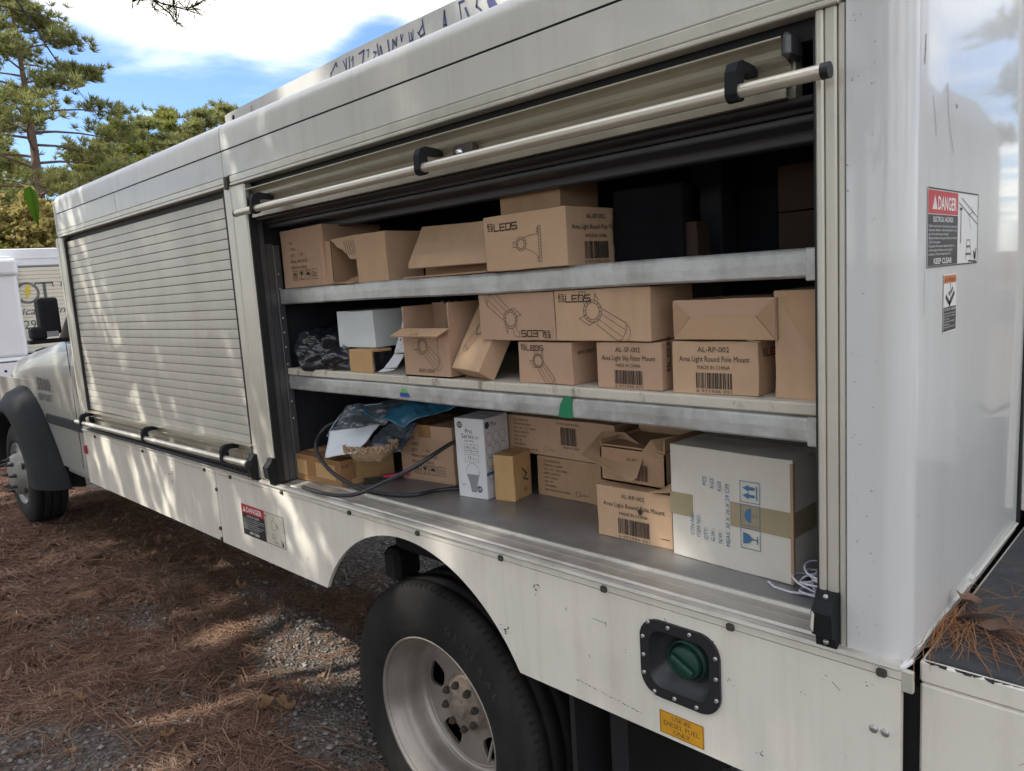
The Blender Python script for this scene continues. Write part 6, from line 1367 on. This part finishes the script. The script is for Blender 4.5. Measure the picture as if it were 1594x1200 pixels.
# pine bough tip hanging into the top of the picture
mb = MB(); mb.tube([(-5.36, .55, 4.0), (-5.297, .763, 3.80), (-5.252, .902, 3.72), (-5.218, 1.009, 3.665), (-5.165, 1.153, 3.637)], [.012, .010, .008, .006, .004], 6); mb.tube([(-5.24, .93, 3.71), (-5.217, 1.06, 3.61), (-5.217, 1.10, 3.565)], [.006, .005, .003], 6); mb.tube([(-5.165, 1.153, 3.637), (-5.10, 1.25, 3.70), (-5.043, 1.33, 3.735)], [.004, .004, .003], 6); mb.tube([(-5.26, .88, 3.72), (-5.27, .86, 3.665)], [.005, .003], 6)
bough = obj('pine_bough', mb, TWIG, None, label='dark bough tip with long needles hanging in at the top above the roof', cat='branch')
C_ = np.array([(-5.217, 1.10, 3.562), (-5.254, .974, 3.64), (-5.275, .855, 3.66), (-5.143, 1.188, 3.651), (-5.165, 1.153, 3.637), (-5.216, 1.052, 3.64), (-5.19, 1.08, 3.65), (-5.06, 1.31, 3.725), (-5.10, 1.25, 3.70), (-5.24, .90, 3.69)])
V, F = tuft_tris(np.repeat(C_, 2, 0), np.tile(np.array([[.05, .15, .1]]), (20, 1)), 22, .145, .0042, 1.0); tri_mesh('needles', V, F, leafmat('dark_needles', (.012, .016, .006), (.02, .026, .009), (.03, .034, .012), .1), bough)  # shaded silhouette against the sky put into the needle colour
mb = MB(); tw = [(-3.206, -.39, 2.85), (-3.211, -.345, 2.789), (-3.217, -.324, 2.755), (-3.221, -.306, 2.728), (-3.229, -.283, 2.683), (-3.235, -.252, 2.632), (-3.241, -.206, 2.56), (-3.245, -.149, 2.473)]
mb.tube(tw, [.0045, .004, .0038, .0035, .003, .0025, .0015, .001], 6); mb.tube([(-3.231, -.43, 2.785), (-3.223, -.379, 2.781), (-3.218, -.351, 2.774), (-3.211, -.323, 2.771), (-3.205, -.298, 2.77)], [.003, .003, .0028, .0025, .002], 6)
for p in tw[1:6] + [(-3.218, -.351, 2.774), (-3.205, -.298, 2.77)]:
    mb.tube([p, (p[0] + .006, p[1] + .012, p[2] + .006)], [.003, .001], 5)
obj('bare_twig', mb, TWIG, None, label='thin bare budding twig crossing the sky at the top left', cat='twig')
mb = MB(); mb.tube([(-2.33, -.78, 2.05), (-2.321, -.702, 2.04), (-2.313, -.662, 2.035), (-2.307, -.628, 2.026), (-2.301, -.604, 2.024), (-2.299, -.588, 2.006)], .0013, 6)
tw2 = obj('leaf_twig', mb, TWIG, None, label='thin twig with one hanging green leaf at the left before the tall pine', cat='twig')
lf = [(-2.310, -.638, 2.018), (-2.307, -.628, 2.024), (-2.306, -.616, 2.010), (-2.309, -.611, 1.980), (-2.312, -.613, 1.950), (-2.316, -.618, 1.920), (-2.317, -.624, 1.930), (-2.315, -.632, 1.965), (-2.313, -.641, 1.998)]
mb = MB(); rib = [Vector((-2.3015, -.628, 2.022)), Vector((-2.299, -.625, 1.995)), Vector((-2.2995, -.624, 1.965)), Vector((-2.304, -.622, 1.942)), Vector((-2.316, -.618, 1.920))]
lside = [(-2.310, -.640, 2.016), (-2.312, -.642, 1.995), (-2.314, -.635, 1.965), (-2.316, -.627, 1.938)]; rside = [(-2.306, -.616, 2.012), (-2.308, -.611, 1.988), (-2.310, -.612, 1.960), (-2.314, -.615, 1.936)]
for sd_ in (lside, rside): mb.add(rib + [Vector(p) for p in sd_], [(0, 5, 6, 1), (1, 6, 7, 2), (2, 7, 8, 3), (3, 8, 4)], True)
mb.tube(rib, .0011, 5); obj('leaf', mb, GREENL, tw2)

# ------------------------------------------------------------------ the parked truck in the background
BT = Vector((-13.6, 2.1, 0)); bu = Vector((.237, .971, 0)).normalized(); bd = Vector((-.971, .237, 0)).normalized()
BM = Matrix(((bu.x, bd.x, 0, BT.x), (bu.y, bd.y, 0, BT.y), (0, 0, 1, 0), (0, 0, 0, 1)))
T2 = empty('parked_truck', tuple(BT), 'parked white service truck with serif lettering and a lift bucket', 'truck')
def bobj(name, mb, mat, par=T2, **k): mb.xf(BM); return obj(name, mb, mat, par, **k)
mb = MB(); mb.box(-2.2, 3.4, .02, 2.2, 1.08, 2.66); bobj('truck_body', mb, BWHITE)
mb = MB(); mb.box(-2.2, 3.4, 0, .03, 2.43, 2.70, .012); mb.box(-2.2, 3.4, -.01, .03, 2.545, 2.56); bobj('roof_panel', mb, BWHITE)
mb = MB(); mb.box(-2.2, 3.4, -.004, .02, 2.405, 2.422); bobj('roof_seam', mb, UPR)
tpl = None
for i in range(22):
    if tpl is None: mb = MB(); mb.box(-2.2, 3.4, -.006, .02, 1.10, 1.156, .004); tpl = bobj('slat', mb, CREAM); 
    else: copy_part(tpl, (0, 0, i * .0595), T2)
def bt(t, x, z, h, **k): P = Print(); P.text(t, 0, 0, h, 0, **k); return P
o_ = BM @ Vector((0, -.0075, 0))
P = Print(); P.ring(-.165, 2.015, .150, .034, 1, 28); P.ring(-.158, 2.015, .142, .020, 0, 28); P.poly([(-.14, 2.14), (-.215, 2.02), (-.165, 2.02), (-.205, 1.89), (-.09, 2.05), (-.14, 2.05), (-.10, 2.14)], 2)
for x in (.075, .43):
    P.cut('lettering'); P.rect(x - .022, 1.865, x + .022, 2.165, 0); P.rect(x - .125, 2.145, x + .125, 2.168, 0); P.poly([(x - .125, 2.168), (x - .105, 2.168), (x - .118, 2.09), (x - .128, 2.09)], 0); P.poly([(x + .125, 2.168), (x + .105, 2.168), (x + .118, 2.09), (x + .128, 2.09)], 0); P.rect(x - .05, 1.862, x + .05, 1.875, 0)
P.cut('lettering'); P.text('rican', -.34, 1.675, .115, 0, italic=.35, width=.34); P.cut('lettering'); P.text('rn', .16, 1.675, .115, 0, italic=.35, width=.16)
P.cut('lettering'); P.text('329-', -.345, 1.46, .135, 0, width=.30); P.cut('lettering'); P.text('0', .13, 1.46, .135, 0); P.cut('lettering'); P.text('ility', -.34, 1.27, .10, 3, italic=.3, width=.26)
P.stamp('lettering', o_, bu, (0, 0, 1), [M('grey_blue_lettering', (.09, .10, .11), .6), M('lettering_edge', (.25, .25, .24), .6), M('yellow_lettering', (.60, .48, .03), .6), M('faded_lettering', (.42, .42, .42), .6)], T2, lift=.003)
mb = MB(); mb.box(-2.4, 3.4, -.55, .1, 1.02, 1.06, .01); mb.box(-2.4, -.20, -.60, -.55, .76, 1.0, .015); mb.box(-2.4, -.22, -.60, .05, 1.0, 1.03, .01); bobj('deck', mb, BWHITE)
mb = MB(); mb.lathe([(0, -.606), (.018, -.606), (.02, -.598)], (-.57, 0, .865), 14); mb.box(-2.4, -.21, -.598, -.55, .985, 1.0); mb.box(-2.2, 3.4, -.1, 2.0, .60, 1.02); bobj('underframe', mb, CHASS)
mb = MB(); mb.box(-1.05, -.262, -.55, .0 - .02, 1.06, 2.33, .05, seg=3); mb.box(-1.10, -.235, -.60, -.015, 2.27, 2.52, .05, seg=3); bobj('lift_bucket', mb, BWHITE)
mb = MB(); mb.box(-.9, -.30, -.5, -.1, 2.525, 2.56, .01); bobj('bucket_lid', mb, BWHITE)
for x in (-1.6, 2.4):
    mb = MB(); mb.lathe(tyre_prof(.42, .25, .24), (x, .05, .42), 40); w_ = bobj('wheel', mb, RUBBER); mb = MB(); mb.lathe([(.25, .02), (.24, .06), (.1, .08), (0, .05)], (x, .05, .42), 24); bobj('rim', mb, RIM, w_)
mb = MB(); mb.box(-.16, .06, -.40, -.15, 1.06, 1.10, .01); mb.tube([(-.16, -.3, 1.10), (-.05, -.3, 1.13), (.05, -.3, 1.12)], .03, 8); bobj('tie_strap', mb, BLACKP)
